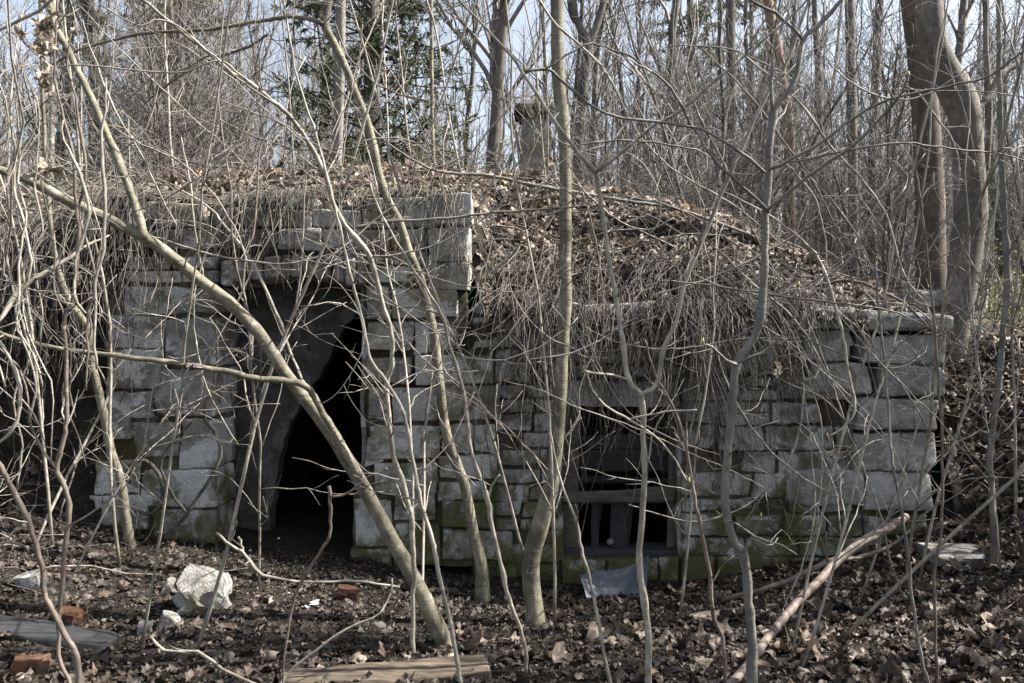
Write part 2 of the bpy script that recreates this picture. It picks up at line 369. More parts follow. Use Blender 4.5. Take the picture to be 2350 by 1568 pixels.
# ------------------------------------------------------------------ stonework
def stone_block(m, x0, x1, y0, y1, z0, z1, seed, res=0.035, r=0.008, amp=0.008, jit=0.010, rnd=None, cap=18):
    g = np.random.default_rng(seed); lo = np.array([x0, y0, z0]); hi = np.array([x1, y1, z1])
    cj = g.normal(size=(2, 2, 2, 3))*jit
    nn = np.maximum(2, np.minimum(cap, np.ceil((hi-lo)/res).astype(int)))
    r = min(r, (hi-lo).min()*0.3); rv = g.random() if rnd is None else rnd
    def line(k):
        e = r/(hi[k]-lo[k]); return np.concatenate([[0], np.linspace(e, 1-e, nn[k]+1), [1]])
    for ax in range(3):
        a, b = [k for k in range(3) if k != ax]
        A, B = np.meshgrid(line(a), line(b), indexing='ij')
        for s in (0, 1):
            if ax == 1 and s == 1: continue     # buried back face
            w = np.zeros(A.shape+(3,)); w[..., a] = A; w[..., b] = B; w[..., ax] = s
            p = lo + w*(hi-lo)
            # edges broken back by uneven chips
            ch = np.clip(vnoise(p.reshape(-1, 3)+seed*0.37, 11, 14)[:, 0]-0.25, 0, 1).reshape(A.shape)[..., None]
            rl = np.minimum(r*(1+4.5*ch), (hi-lo).min()*0.3)
            q = np.clip(p, lo+rl, hi-rl); d = p-q; l = np.linalg.norm(d, axis=-1, keepdims=True)
            p = np.where(l > 1e-9, q + np.minimum(rl, l)*d/np.maximum(l, 1e-9), p)
            j = 0
            for i0 in (0, 1):
                for i1 in (0, 1):
                    for i2 in (0, 1):
                        k = (w[..., 0] if i0 else 1-w[..., 0])*(w[..., 1] if i1 else 1-w[..., 1])*(w[..., 2] if i2 else 1-w[..., 2])
                        j = j + k[..., None]*cj[i0, i1, i2]
            p = (p+j).reshape(-1, 3)
            p = p + vnoise(p, 14, 12)*amp*0.6 + vnoise(p, 55, 15)*amp*0.35
            na, nb = A.shape
            I, J = np.meshgrid(np.arange(na-1), np.arange(nb-1), indexing='ij'); k = I*nb+J
            f = np.stack([k, k+1, k+nb+1, k+nb], -1).reshape(-1, 4)
            m.add(p, f, rv)

def D2(X, Y, y=0.0):
    d = CD+y; return (X-1175)/F*d, CZ-(Y-784)/F*d
def px_block(m, X0, X1, Y0, Y1, y=0.0, th=0.32, seed=0, **kw):
    x0, z1 = D2(X0, Y0, y); x1, z0 = D2(X1, Y1, y)
    stone_block(m, x0, x1, y, y+th, z0, z1, seed, **kw)
def px_box(m, X0, X1, Y0, Y1, y0, y1, rnd=0.5):
    x0, z1 = D2(X0, Y0, 0); x1, z0 = D2(X1, Y1, 0); box(m, x0, x1, y0, y1, z0, z1, rnd)
def px_core(m, X0, X1, Y0, Y1, y0, y1):
    x0, z1 = D2(X0, Y0, 0); x1, z0 = D2(X1, Y1, 0); stone_block(m, x0, x1, y0, y1, z0, z1, int(X0+Y0), res=0.06, amp=0.014, jit=0.0, cap=60)
def box(m, x0, x1, y0, y1, z0, z1, rnd=0.5):
    v = [(x, y, z) for x in (x0, x1) for y in (y0, y1) for z in (z0, z1)]
    f = np.array([[0, 1, 3, 2], [4, 6, 7, 5], [0, 4, 5, 1], [2, 3, 7, 6], [0, 2, 6, 4], [1, 5, 7, 3]])
    m.add(v, f, rnd)
SEED = [100]
def fill(m, X0, X1, Y0, Y1, y=0.0, hs=(40, 80), ws=(70, 170), gap=4, th=0.3, depthvar=0.022, miss=0.03, seed=1, skip=()):
    g = np.random.default_rng(seed); Y = Y0
    while Y < Y1-18:
        h = g.uniform(*hs)
        if Y1-(Y+h) < hs[0]*0.7: h = Y1-Y
        X = X0
        while X < X1-12:
            w = g.uniform(*ws)
            if X1-(X+w) < ws[0]*0.6: w = X1-X
            SEED[0] += 1
            rows = [(Y, Y+h)] if (g.random() > 0.22 or h < 50) else [(Y, Y+h*0.48), (Y+h*0.5, Y+h)]
            for a, b in rows:
                cx, cy = X+w/2, (a+b)/2
                if any(s[0] < cx < s[1] and s[2] < cy < s[3] for s in skip): continue
                if g.random() > miss:
                    gg = gap*g.uniform(0.35, 1.3)
                    px_block(m, X+gg/2, X+w-gg/2, a+gg/2, b-gg/2, y+g.uniform(-depthvar, depthvar), th, SEED[0]*7+int(a), jit=0.007)
            X += w
        Y += h

cellar = thing('stone_cellar', 'ruined stone cellar front with an arched doorway, built into a leafy mound', 'ruin', (0, 0, 0))
YP = -0.10     # portal stands slightly proud of the retaining wall
# left pier, plastered
m = MB()
for (a, b_, c, d) in [(285, 498, 655, 722), (250, 372, 725, 800), (376, 500, 728, 842), (245, 372, 803, 895), (262, 350, 900, 962), (352, 498, 846, 958),
                      (240, 300, 900, 1010), (302, 410, 968, 1050), (412, 498, 962, 1075), (215, 318, 1055, 1135), (322, 498, 1078, 1165), (205, 340, 1138, 1215), (344, 492, 1168, 1262)]:
    px_block(m, a+1, b_-1, c+1, d-1, YP+rng.uniform(-0.012, 0.012), 0.4, int(a*3+c), jit=0.006, r=0.012, amp=0.012)
m.build('left_pier', M['plaster'], cellar, weld=True)
m = MB(); px_core(m, 255, 494, 640, 1300, YP+0.025, 0.40); px_core(m, 215, 494, 1040, 1300, YP+0.03, 0.39); m.build('pier_core', M['mortar'], cellar, weld=True)
# parapet above the door
m = MB()
fill(m, 285, 500, 585, 650, YP, (30, 34), (70, 130), 5, seed=21)
fill(m, 290, 985, 478, 575, YP, (42, 52), (60, 130), 6, seed=22)
px_block(m, 340, 470, 462, 505, YP-0.03, 0.35, 5); px_block(m, 560, 720, 455, 478, YP+0.03, 0.35, 6)
fill(m, 762, 985, 575, 648, YP, (34, 38), (80, 140), 5, seed=23)
m.build('parapet', M['stone'], cellar, weld=True)
m = MB(); px_core(m, 292, 1074, 474, 612, YP+0.035, 0.38); px_core(m, 292, 500, 590, 655, YP+0.036, 0.379); px_core(m, 838, 1072, 600, 760, YP+0.035, 0.378); px_core(m, 842, 1140, 740, 1300, -0.02, 0.377); px_core(m, 812, 900, 1130, 1330, -0.03, 0.376); m.build('parapet_core', M['mortar'], cellar, weld=True)
# arch: voussoirs on a flat curve
arch = MB(); k = 0; X = 505
while X < 836:
    w = rng.uniform(22, 40); X2 = min(X+w, 838)
    cx = (X+X2)/2; rise = 26*(1-((cx-670)/168)**2)
    px_block(arch, X+1.5, X2-1.5, 600-rise*0.6, 662-rise, YP-0.015+rng.uniform(-0.012, 0.012), 0.42, 900+k, r=0.015, jit=0.008)
    X = X2; k += 1
arch.build('arch', M['stone'], cellar, weld=True)
# right pier of the portal: big dressed blocks
m = MB()
for i, (a, b_, c, d, y) in enumerate([(984, 1082, 442, 516, -0.14), (984, 1080, 519, 598, -0.14), (980, 1078, 601, 662, -0.13), (898, 1052, 666, 732, -0.11), (840, 895, 655, 735, -0.10), (838, 978, 450, 512, -0.09)]):
    px_block(m, a+1, b_-1, c+1, d-1, y, 0.42, 300+i, jit=0.008)
for i, (a, b_, c, d) in enumerate([(842, 948, 738, 810), (842, 946, 815, 884), (951, 1132, 815, 880), (1000, 1060, 738, 780), (842, 896, 888, 965), (898, 1004, 886, 972), (1008, 1145, 884, 968), (848, 1010, 976, 1060), (838, 880, 1000, 1065), (1012, 1085, 972, 1040),
                                   (1088, 1140, 972, 1038), (858, 1005, 1064, 1140), (1010, 1142, 1044, 1100), (812, 900, 1145, 1255), (905, 1000, 1120, 1200), (1003, 1120, 1104, 1150), (902, 1010, 1203, 1300), (1012, 1140, 1153, 1215), (800, 898, 1258, 1325), (1014, 1180, 1218, 1290), (950, 1050, 738, 812)]):
    px_block(m, a+2, b_-2, c+2, d-2, -0.06+rng.uniform(-0.025, 0.025), 0.36, 400+i, jit=0.010)
m.build('right_pier', M['stone'], cellar, weld=True)
m = MB()
for i, (a, b_, c, d) in enumerate([(880, 905, 1055, 1085), (905, 932, 1120, 1148), (1215, 1262, 832, 880), (985, 1003, 965, 990)]):
    m = MB(); px_block(m, a, b_, c, d, -0.04, 0.2, 480+i); m.build('infill_brick', M['darkbrick'], cellar, weld=True)
# retaining wall right of the portal
WIN = (1290, 1545, 925, 1275)
m = MB()
fill(m, 1135, 1285, 830, 1330, 0.0, (30, 52), (50, 110), 6, seed=31, miss=0.06, skip=[(1135, 1215, 868, 895)])
fill(m, 1085, 1280, 690, 828, 0.0, (32, 50), (60, 130), 7, seed=32, miss=0.08)
fill(m, 1285, 1560, 745, 868, 0.0, (36, 50), (60, 140), 6, seed=33, miss=0.04)
fill(m, 1562, 1960, 758, 1180, 0.0, (42, 66), (70, 170), 6, seed=34, miss=0.05, skip=[(1905, 1968, 905, 985), (1955, 2030, 740, 912), (1660, 1735, 1050, 1110)])
fill(m, 1562, 2130, 1182, 1345, 0.0, (44, 62), (80, 170), 6, seed=35, miss=0.03)
fill(m, 1285, 1560, 1282, 1345, 0.0, (40, 50), (80, 150), 6, seed=36)
m.build('retaining_wall', M['stone'], cellar, weld=True)
m = MB()
for a, b_, c, d in [(1080, 1286, 700, 1350), (1286, 1562, 740, 918), (1286, 1562, 1280, 1350), (1562, 1950, 762, 1360), (1950, 2120, 1000, 1350), (2040, 2140, 775, 1000)]:
    px_core(m, a, b_, c, d, 0.032+0.0003*len(m.v), 0.40-0.001*len(m.v))
m.build('wall_core', M['mortar'], cellar, weld=True)
for i, (a, b_, c, d, y) in enumerate([(1982, 2171, 768, 830, -0.03), (1842, 1953, 756, 831, -0.02), (2026, 2170, 833, 908, -0.02), (1866, 2003, 836, 906, -0.03), (1968, 2158, 914, 990, -0.05), (1955, 2152, 996, 1084, -0.04), (1805, 1985, 1078, 1162, -0.03), (1990, 2142, 1090, 1172, -0.04)]):
    m = MB(); px_block(m, a, b_, c, d, y, 0.46, 600+i, jit=0.010, res=0.04, r=0.018, amp=0.011, rnd=0.3+0.08*i); m.build('corner_stone', M['quoin'], cellar, weld=True)
for i, (a, b_, c, d, y) in enumerate([(1976, 2192, 712, 762, -0.10), (1672, 1972, 707, 754, -0.06), (1228, 1330, 690, 735, -0.05), (1340, 1520, 698, 738, -0.03)]):
    m = MB(); px_block(m, a, b_, c, d, y, 0.62, 700+i, jit=0.014, r=0.03); m.build('capstone', M['quoin'], cellar, weld=True)
m = MB(); px_block(m, 1275, 1560, 872, 928, -0.03, 0.40, 777, jit=0.012); m.build('lintel', M['stone'], cellar, weld=True)
# inner wall behind the arch with its broken hole, and the dark rooms
def poly_plate(name, pts, y0, y1, mat, parent, amp=0.0):
    bm = bmesh.new()
    vs = [bm.verts.new((D2(X, Y, y0)[0], y0, D2(X, Y, y0)[1])) for X, Y in pts]
    f = bm.faces.new(vs)
    r = bmesh.ops.extrude_face_region(bm, geom=[f]); bmesh.ops.translate(bm, verts=[e for e in r['geom'] if isinstance(e, bmesh.types.BMVert)], vec=(0, y1-y0, 0))
    bmesh.ops.recalc_face_normals(bm, faces=bm.faces); bmesh.ops.triangulate(bm, faces=bm.faces)
    me = bpy.data.meshes.new(name); bm.to_mesh(me); bm.free(); me.materials.append(mat)
    o = bpy.data.objects.new(name, me); COL.objects.link(o); o.parent = parent; return o
rag = [(846, 668), (834, 704), (820, 712), (806, 736), (792, 746), (778, 776), (766, 790), (757, 824), (743, 840), (732, 868), (714, 884), (706, 906), (689, 926), (681, 948), (667, 968), (662, 990), (651, 1008), (648, 1036), (640, 1054), (637, 1092), (629, 1114), (627, 1150), (620, 1174), (621, 1210), (616, 1240), (617, 1290)]
poly_plate('inner_wall', [(490, 1290), (490, 610), (846, 610)] + rag, 0.42, 0.56, M['innerplaster'], cellar)
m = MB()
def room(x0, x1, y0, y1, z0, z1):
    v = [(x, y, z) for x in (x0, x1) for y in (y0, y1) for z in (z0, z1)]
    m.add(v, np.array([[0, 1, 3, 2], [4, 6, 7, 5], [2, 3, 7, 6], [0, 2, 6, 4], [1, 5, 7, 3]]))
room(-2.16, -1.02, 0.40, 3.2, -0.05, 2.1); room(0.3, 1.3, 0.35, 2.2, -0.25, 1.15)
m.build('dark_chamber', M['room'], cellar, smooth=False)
for a, b_, c, d, y0, y1 in [(484, 500, 655, 1275, -0.02, 0.419), (828, 840, 655, 1275, 0.0, 0.418), (1278, 1292, 930, 1290, 0.03, 0.36), (1556, 1566, 930, 1290, 0.03, 0.36)]:
    m = MB(); px_core(m, a, b_, c, d, y0, y1); m.build('jamb', M['innerplaster'] if a < 600 else M['plaster'], cellar, weld=True)
# window of old boards
def plank(m, X0, X1, Y0, Y1, y, th=0.03, seed=0): px_block(m, X0, X1, Y0, Y1, y, th, seed, r=0.004, amp=0.004, jit=0.006, res=0.06)
win = bpy.data.objects.new('window', None); COL.objects.link(win); win.parent = cellar
win.location = (0.75, 0.15, 0.3)
for nm, items, mt in [('frame', [(1292, 1322, 930, 1275), (1532, 1556, 930, 1275)], 'oldwood'), ('crossbar', [(1294, 1554, 1126, 1150)], 'oldwood'),
                      ('board', [(1300, 1540, 996, 1030), (1302, 1538, 1034, 1082), (1300, 1540, 1098, 1112)], 'darkwood'), ('mullion', [(1404, 1440, 1150, 1262), (1360, 1376, 1150, 1262)], 'darkwood'), ('sill', [(1286, 1560, 1262, 1284)], 'darkwood')]:
    for q, (a, b_, c, d) in enumerate(items):
        mm = MB(); rs = SEED[0] = SEED[0]+3; yy = 0.06+{'frame': 0.03, 'crossbar': 0.0, 'board': 0.07, 'mullion': 0.05, 'sill': -0.01}[nm]
        px_block(mm, a, b_, c, d, yy, 0.05 if nm != 'sill' else 0.2, 800+q+a, r=0.005, amp=0.006, jit=0.016, res=0.04)
        o = mm.build(nm, M[mt]); o.parent = win; o.location = -Vector(win.location)

# wing wall and bank edge left of the portal
wing = thing('wing_wall', 'low dark plastered wall stub half buried at the left of the doorway', 'wall', (-3.1, 0, 0.2))
m = MB()
fill(m, 140, 236, 930, 1215, 0.03, (60, 110), (80, 100), 3, seed=51); m.build('masonry', M['plaster'], wing, weld=True)
# vent shaft on top of the mound
vent = thing('vent_shaft', 'grey concrete ventilation shaft with dark cap standing on top of the mound', 'vent shaft', tuple(P(1225, 405, 8.2)))
p = P(1226, 420, 8.2); q = P(1226, 262, 8.2)
m = MB(); stone_block(m, p[0]-0.125, p[0]+0.135, p[1]-0.05, p[1]+0.25, p[2]-0.15, q[2], 61, jit=0.006, r=0.01, amp=0.004); m.build('shaft', M['concrete'], vent, weld=True)
m = MB(); stone_block(m, p[0]-0.20, p[0]+0.20, p[1]-0.12, p[1]+0.32, q[2]-0.005, q[2]+0.085, 62, jit=0.008, r=0.02); stone_block(m, p[0]-0.16, p[0]+0.16, p[1]-0.08, p[1]+0.28, q[2]-0.05, q[2]-0.003, 63, jit=0.004)
m.build('cap', M['mortar'], vent, weld=True)

# ------------------------------------------------------------------ leaf litter
def leaves(m, c, nrm, size, g=rng, rnd=None, tilt=0.45, curl=1.0, detail=True):
    n = len(c); K = 16 if detail else 8
    a = np.arange(K)/K*2*math.pi
    if detail:
        rad = np.array([1.0, 0.62, 0.86, 0.5, 0.9, 0.55, 0.62, 0.42, 0.30, 0.42, 0.62, 0.55, 0.9, 0.5, 0.86, 0.62])
    else:
        rad = np.array([1.0, 0.62, 0.95, 0.5, 0.4, 0.5, 0.95, 0.62])
    o = np.stack([np.cos(a)*rad, np.sin(a)*rad], -1); o2 = np.stack([np.cos(a), np.sin(a)], -1)*0.38*rad[:, None]
    pl = np.vstack([[[0, 0]], o2, o]) if detail else np.vstack([[[0, 0]], o])
    L = np.repeat(pl[None], n, 0)*g.uniform(0.8, 1.2, (n, len(pl), 1))
    rl = np.linalg.norm(L, axis=-1, keepdims=True); lob = g.uniform(0.15, 0.85, (n, 1, 1))
    tgt = np.where(np.linalg.norm(pl, axis=1)[None, :, None] > 0.399, 0.72, rl)
    L = L*np.where(rl > 1e-6, (rl*lob+tgt*(1-lob))/np.maximum(rl, 1e-6), 1)
    x, y = L[..., 0], L[..., 1]*g.uniform(0.6, 1.0, (n, 1))
    k1, k2, k3 = g.normal(size=(3, n, 1))*0.62*curl
    z = k1*x*x+k2*y*y+k3*x*y + g.normal(size=x.shape)*0.10*curl + 0.16*np.sin(x*6+g.uniform(0, 6, (n, 1)))*curl
    ax = norm(nrm + g.normal(size=(n, 3))*tilt)
    t1 = norm(np.cross(ax, g.normal(size=(n, 3)))); t2 = np.cross(ax, t1)
    V = c[:, None, :] + size[:, None, None]*(x[..., None]*t1[:, None]+y[..., None]*t2[:, None]+z[..., None]*ax[:, None])
    nv = len(pl); b = (np.arange(n)*nv)[:, None, None]; i = np.arange(K); i2 = (i+1) % K
    tri = (b+np.stack([np.zeros(K, int), 1+i, 1+i2], -1)[None]).reshape(-1, 3); fs = [tri]
    if detail: fs.append((b+np.stack([1+i, 1+K+i, 1+K+i2, 1+i2], -1)[None]).reshape(-1, 4))
    if rnd is None: rnd = g.random(n)
    m.add(V.reshape(-1, 3), fs, np.repeat(rnd, nv))
def litter(name, n, xr, yr, smin, smax, mat, zoff=0.0, keep=None, shift=0.0, curl=1.0, g=rng, tilt=0.5):
    x = g.uniform(*xr, n); y = g.uniform(*yr, n)
    if keep is not None: k = keep(x, y); x, y = x[k], y[k]
    c = np.stack([x, y, surf(x, y)+g.uniform(0.0, 0.035, len(x))+zoff], -1)
    m = MB(); rn = np.clip(g.beta(2, 2.2, len(x))+shift-(0.22*sst(1.7, 1.0, y) if zoff == 0.0 else 0), 0, 1)  # darker toward the front: damp tone and slope shade put into leaf colour
    leaves(m, c, surfn(x, y), smin*0.6+(smax-smin*0.6)*g.random(len(x))**1.7, g, rn, tilt, curl)
    o = m.build(name, mat, smooth=False); tag(o, kind='stuff'); return o
intop = lambda x, y: onmound(x, y) & (Hm(x, y) > Hg(x, y)+0.02)
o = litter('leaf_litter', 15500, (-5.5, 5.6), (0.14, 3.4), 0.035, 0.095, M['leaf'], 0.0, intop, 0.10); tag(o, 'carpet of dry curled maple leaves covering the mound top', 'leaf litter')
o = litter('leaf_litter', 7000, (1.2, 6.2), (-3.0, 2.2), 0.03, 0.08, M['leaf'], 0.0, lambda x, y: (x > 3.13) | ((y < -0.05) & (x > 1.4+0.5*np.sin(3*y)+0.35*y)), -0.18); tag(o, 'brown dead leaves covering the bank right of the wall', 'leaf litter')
o = litter('leaf_litter', 12000, (-4.2, 2.4), (-3.2, -0.1), 0.02, 0.075, M['wetleaf'], -0.02, lambda x, y: rng.random(len(x)) > 0.75*np.exp(-((x+1.4)/0.9)**2-((y+0.3)/1.1)**2), -0.10, 0.7, tilt=0.30); tag(o, 'damp trodden dark leaves on the ground before the doorway', 'leaf litter')
o = litter('leaf_litter', 900, (-3.4, 3.2), (-3.2, -1.0), 0.035, 0.09, M['leaf'], 0.01, lambda x, y: rng.random(len(x)) < sst(-1.0, -2.0, y)+0.1, 0.0, tilt=0.4); tag(o, 'paler dry leaves strewn along the near ground', 'leaf litter')
for lab, n_, xr, yr, mt in [('fine broken leaf crumbs and twig bits over the trodden ground', 26000, (-4.2, 3.4), (-3.2, -0.05), 'wetleaf'), ('fine leaf crumbs scattered through the mound litter', 16000, (-4.6, 4.6), (0.14, 2.4), 'leaf')]:
    x = rng.uniform(*xr, n_); y = rng.uniform(*yr, n_); k = (onmound(x, y) & (Hm(x, y) > Hg(x, y))) if yr[0] > 0 else np.ones(n_, bool); x, y = x[k], y[k]
    m = MB(); leaves(m, np.stack([x, y, surf(x, y)+rng.uniform(0, 0.02, len(x))], -1), surfn(x, y), rng.uniform(0.005, 0.022, len(x)), rng, np.clip(rng.beta(1.6, 2.4, len(x)), 0, 1), 0.6, 1.2, False)
    tag(m.build('leaf_crumbs', M[mt], smooth=False), lab, 'leaf litter', None, 'stuff')
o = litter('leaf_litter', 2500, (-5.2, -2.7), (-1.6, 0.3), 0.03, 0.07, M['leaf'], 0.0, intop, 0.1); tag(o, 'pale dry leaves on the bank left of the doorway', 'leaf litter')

# ragged mat of leaves and earth spilling over the wall head
g = np.random.default_rng(5); n_ = 1700; x = g.uniform(-0.2, 2.5, n_); dr = (0.12+0.16*np.clip(vnoise(np.stack([x, x*0, x*0], -1), 4, 8)[:, 0]+0.4, 0, 2))*g.random(n_)**1.2
m = MB(); leaves(m, np.stack([x, 0.16-0.34*np.clip(dr/0.12, 0, 1)*g.uniform(0.6, 1, n_), surf(x, np.full(n_, 0.2))+0.05-dr], -1), np.tile([0, -0.6, 0.7], (n_, 1)), g.uniform(0.02, 0.065, n_), g, np.clip(g.beta(1.5, 3, n_), 0, 1), 0.7, 1.3)
tag(m.build('leaf_litter', M['leaf'], smooth=False), 'matted leaves spilling raggedly over the head of the right wall', 'leaf litter', None, 'stuff')
# ------------------------------------------------------------------ dry vines and brush (uncountable)
def strands(m, p0, d0, L, n=8, grav=0.35, wig=0.22, r=(0.0022, 0.0045), g=rng, front=None, tip=0.5, surface=None):
    T = len(p0); out = np.zeros((T, n, 3)); out[:, 0] = p0; d = norm(d0)
    for s in range(1, n):
        d = norm(d + g.normal(size=(T, 3))*wig + np.array([0, 0, -grav]))
        q = out[:, s-1]+d*(L/(n-1))[:, None]
        if front is not None: q[:, 1] = np.where(q[:, 2] < surf(q[:, 0], np.full(T, 0.25)), np.minimum(q[:, 1], front-g.uniform(0, 0.06, T)), q[:, 1])
        if surface: q[:, 2] = np.maximum(q[:, 2], surf(q[:, 0], q[:, 1])+0.008)
        out[:, s] = q
    rr = (r[0]+(r[1]*1.5-r[0])*g.random(T)**2.6)[:, None]*np.linspace(1, tip, n)[None]
    tubes(m, out, rr, 4)
    return out, rr
def curtain(label, T, X0, X1, L, seed, bulge=0.0, front=-0.14, ytop=0.22, twigs=1, bias=1.0):
    g = np.random.default_rng(seed); m = MB()
    # clumped starting points
    cl = g.uniform(X0, X1, max(4, T//26)); X = np.clip(cl[g.integers(0, len(cl), T)]+g.normal(size=T)*28, X0, X1)
    x = (X-1175)/F*CD; y = ytop+g.uniform(-0.02, 0.5, T)**1.0; z = surf(x, y)+g.uniform(0, 0.05, T)
    d0 = np.stack([g.normal(size=T)*0.5, -g.uniform(0.6, 1.2, T), g.uniform(-0.2, 0.6, T)], -1)
    LL = g.uniform(L[0], L[1], T)
    a, r = strands(m, np.stack([x, y, z], -1), d0, LL, 10, 0.42, 0.2, (0.0016, 0.0042), g, front)
    if twigs:
        c, cr = grow(a, r, twigs, 0.08, 0.28, 4, (20, 55), -0.35, 0.25, (0.3, 0.95), 0.6, 0.0012, 0.5, g, 0.1); tubes(m, c, cr, 3)
    o = m.build('dry_vines', M['oldvine']); tag(o, label, 'vines', None, 'stuff'); return o
curtain('dry vines hanging over the parapet and doorway arch', 300, 290, 1080, (0.35, 1.05), 1, front=-0.17)
curtain('dense curtain of dry vines hanging over the retaining wall and window', 95, 1090, 1700, (0.4, 1.7), 2, front=-0.09)
curtain('dry vines trailing over the capstones toward the right corner', 180, 1650, 1960, (0.3, 1.0), 3, front=-0.10, twigs=1)
curtain('long dry vines trailing down the right wall beside the window', 230, 1545, 1720, (0.9, 2.2), 5, front=-0.11)
curtain('dry vines hanging in front of the window opening', 200, 1285, 1545, (0.7, 1.7), 7, front=-0.12)
curtain('sparse dry vines hanging beside the centre tree', 120, 1180, 1330, (0.6, 1.8), 6, front=-0.12)
curtain('thick mat of dry creepers hanging down left of the doorway', 380, -160, 290, (0.6, 1.9), 4, front=-0.1)
def brush(label, T, xr, yr, L, seed, up=(0.1, 0.9), grav=0.18, r=(0.0018, 0.0048), dirx=0.0):
    g = np.random.default_rng(seed); m = MB()
    x = g.uniform(*xr, T); y = g.uniform(*yr, T); k = onmound(x, y); x, y = x[k], y[k]; T = len(x)
    d0 = np.stack([g.normal(size=T)*0.8+dirx, g.normal(size=T)*0.6-0.2, g.uniform(*up, T)], -1)
    a, rr = strands(m, np.stack([x, y, surf(x, y)], -1), d0, g.uniform(*L, T), 8, grav, 0.2, r, g, None, 0.4, True)
    c, cr = grow(a, rr, 2, 0.08, 0.3, 4, (25, 60), 0.1, 0.2, (0.3, 0.95), 0.6, 0.0012, 0.5, g); tubes(m, c, cr, 3)
    o = m.build('dead_brush', M['oldvine'] if 'slope' in label or 'ground' in label else M['straw']); tag(o, label, 'brush', None, 'stuff'); return o
brush('dead stalks and bramble stems lying over the mound slope', 230, (-0.3, 3.6), (0.3, 2.0), (0.3, 1.1), 11, (0.0, 0.5), 0.16)
brush('thicker dead sticks and roots strewn down the mound slope', 60, (-0.2, 3.2), (0.3, 1.9), (0.5, 1.5), 19, (0.0, 0.25), 0.12, (0.004, 0.011))
brush('dead stalks matted on the mound top above the doorway', 330, (-3.6, -0.2), (0.2, 2.2), (0.3, 0.9), 12, (0.0, 0.7), 0.18)
brush('tangle of dead bramble on the left bank', 480, (-5.4, -2.7), (-1.4, 1.8), (0.4, 1.4), 13, (0.2, 1.0), 0.16)
brush('wiry dead stems wrapped around the foot of the vent shaft', 260, (-0.6, 1.2), (2.0, 3.2), (0.4, 1.1), 14, (0.5, 1.6), 0.2)
brush('dead twigs strewn over the right bank', 260, (3.1, 5.6), (-2.0, 2.2), (0.2, 0.9), 15, (0.0, 0.5), 0.12)
brush('fallen dry twigs lying about the ground in front of the wall', 170, (-3.4, 3.2), (-3.2, -0.3), (0.15, 0.7), 16, (0.0, 0.25), 0.10)
g = np.random.default_rng(17); mc = MB(); T = 42
vp = np.array([p[0], p[1]-0.05, q[2]+0.1])+g.normal(size=(T, 3))*np.array([0.17, 0.1, 0.02])
a, rr = strands(mc, vp, np.stack([g.normal(size=T), g.normal(size=T)*0.6-0.3, g.uniform(0.2, 1.0, T)], -1), g.uniform(0.2, 0.75, T), 9, 0.34, 0.22, (0.0018, 0.004), g)
c, cr = grow(a, rr, 2, 0.06, 0.25, 4, (25, 60), -0.1, 0.2, (0.3, 0.95), 0.6, 0.0012, 0.5, g); tubes(mc, c, cr, 3)
tag(mc.build('dry_vines', M['straw']), 'nest of dry vines spilling over the cap of the vent shaft', 'vines', None, 'stuff')

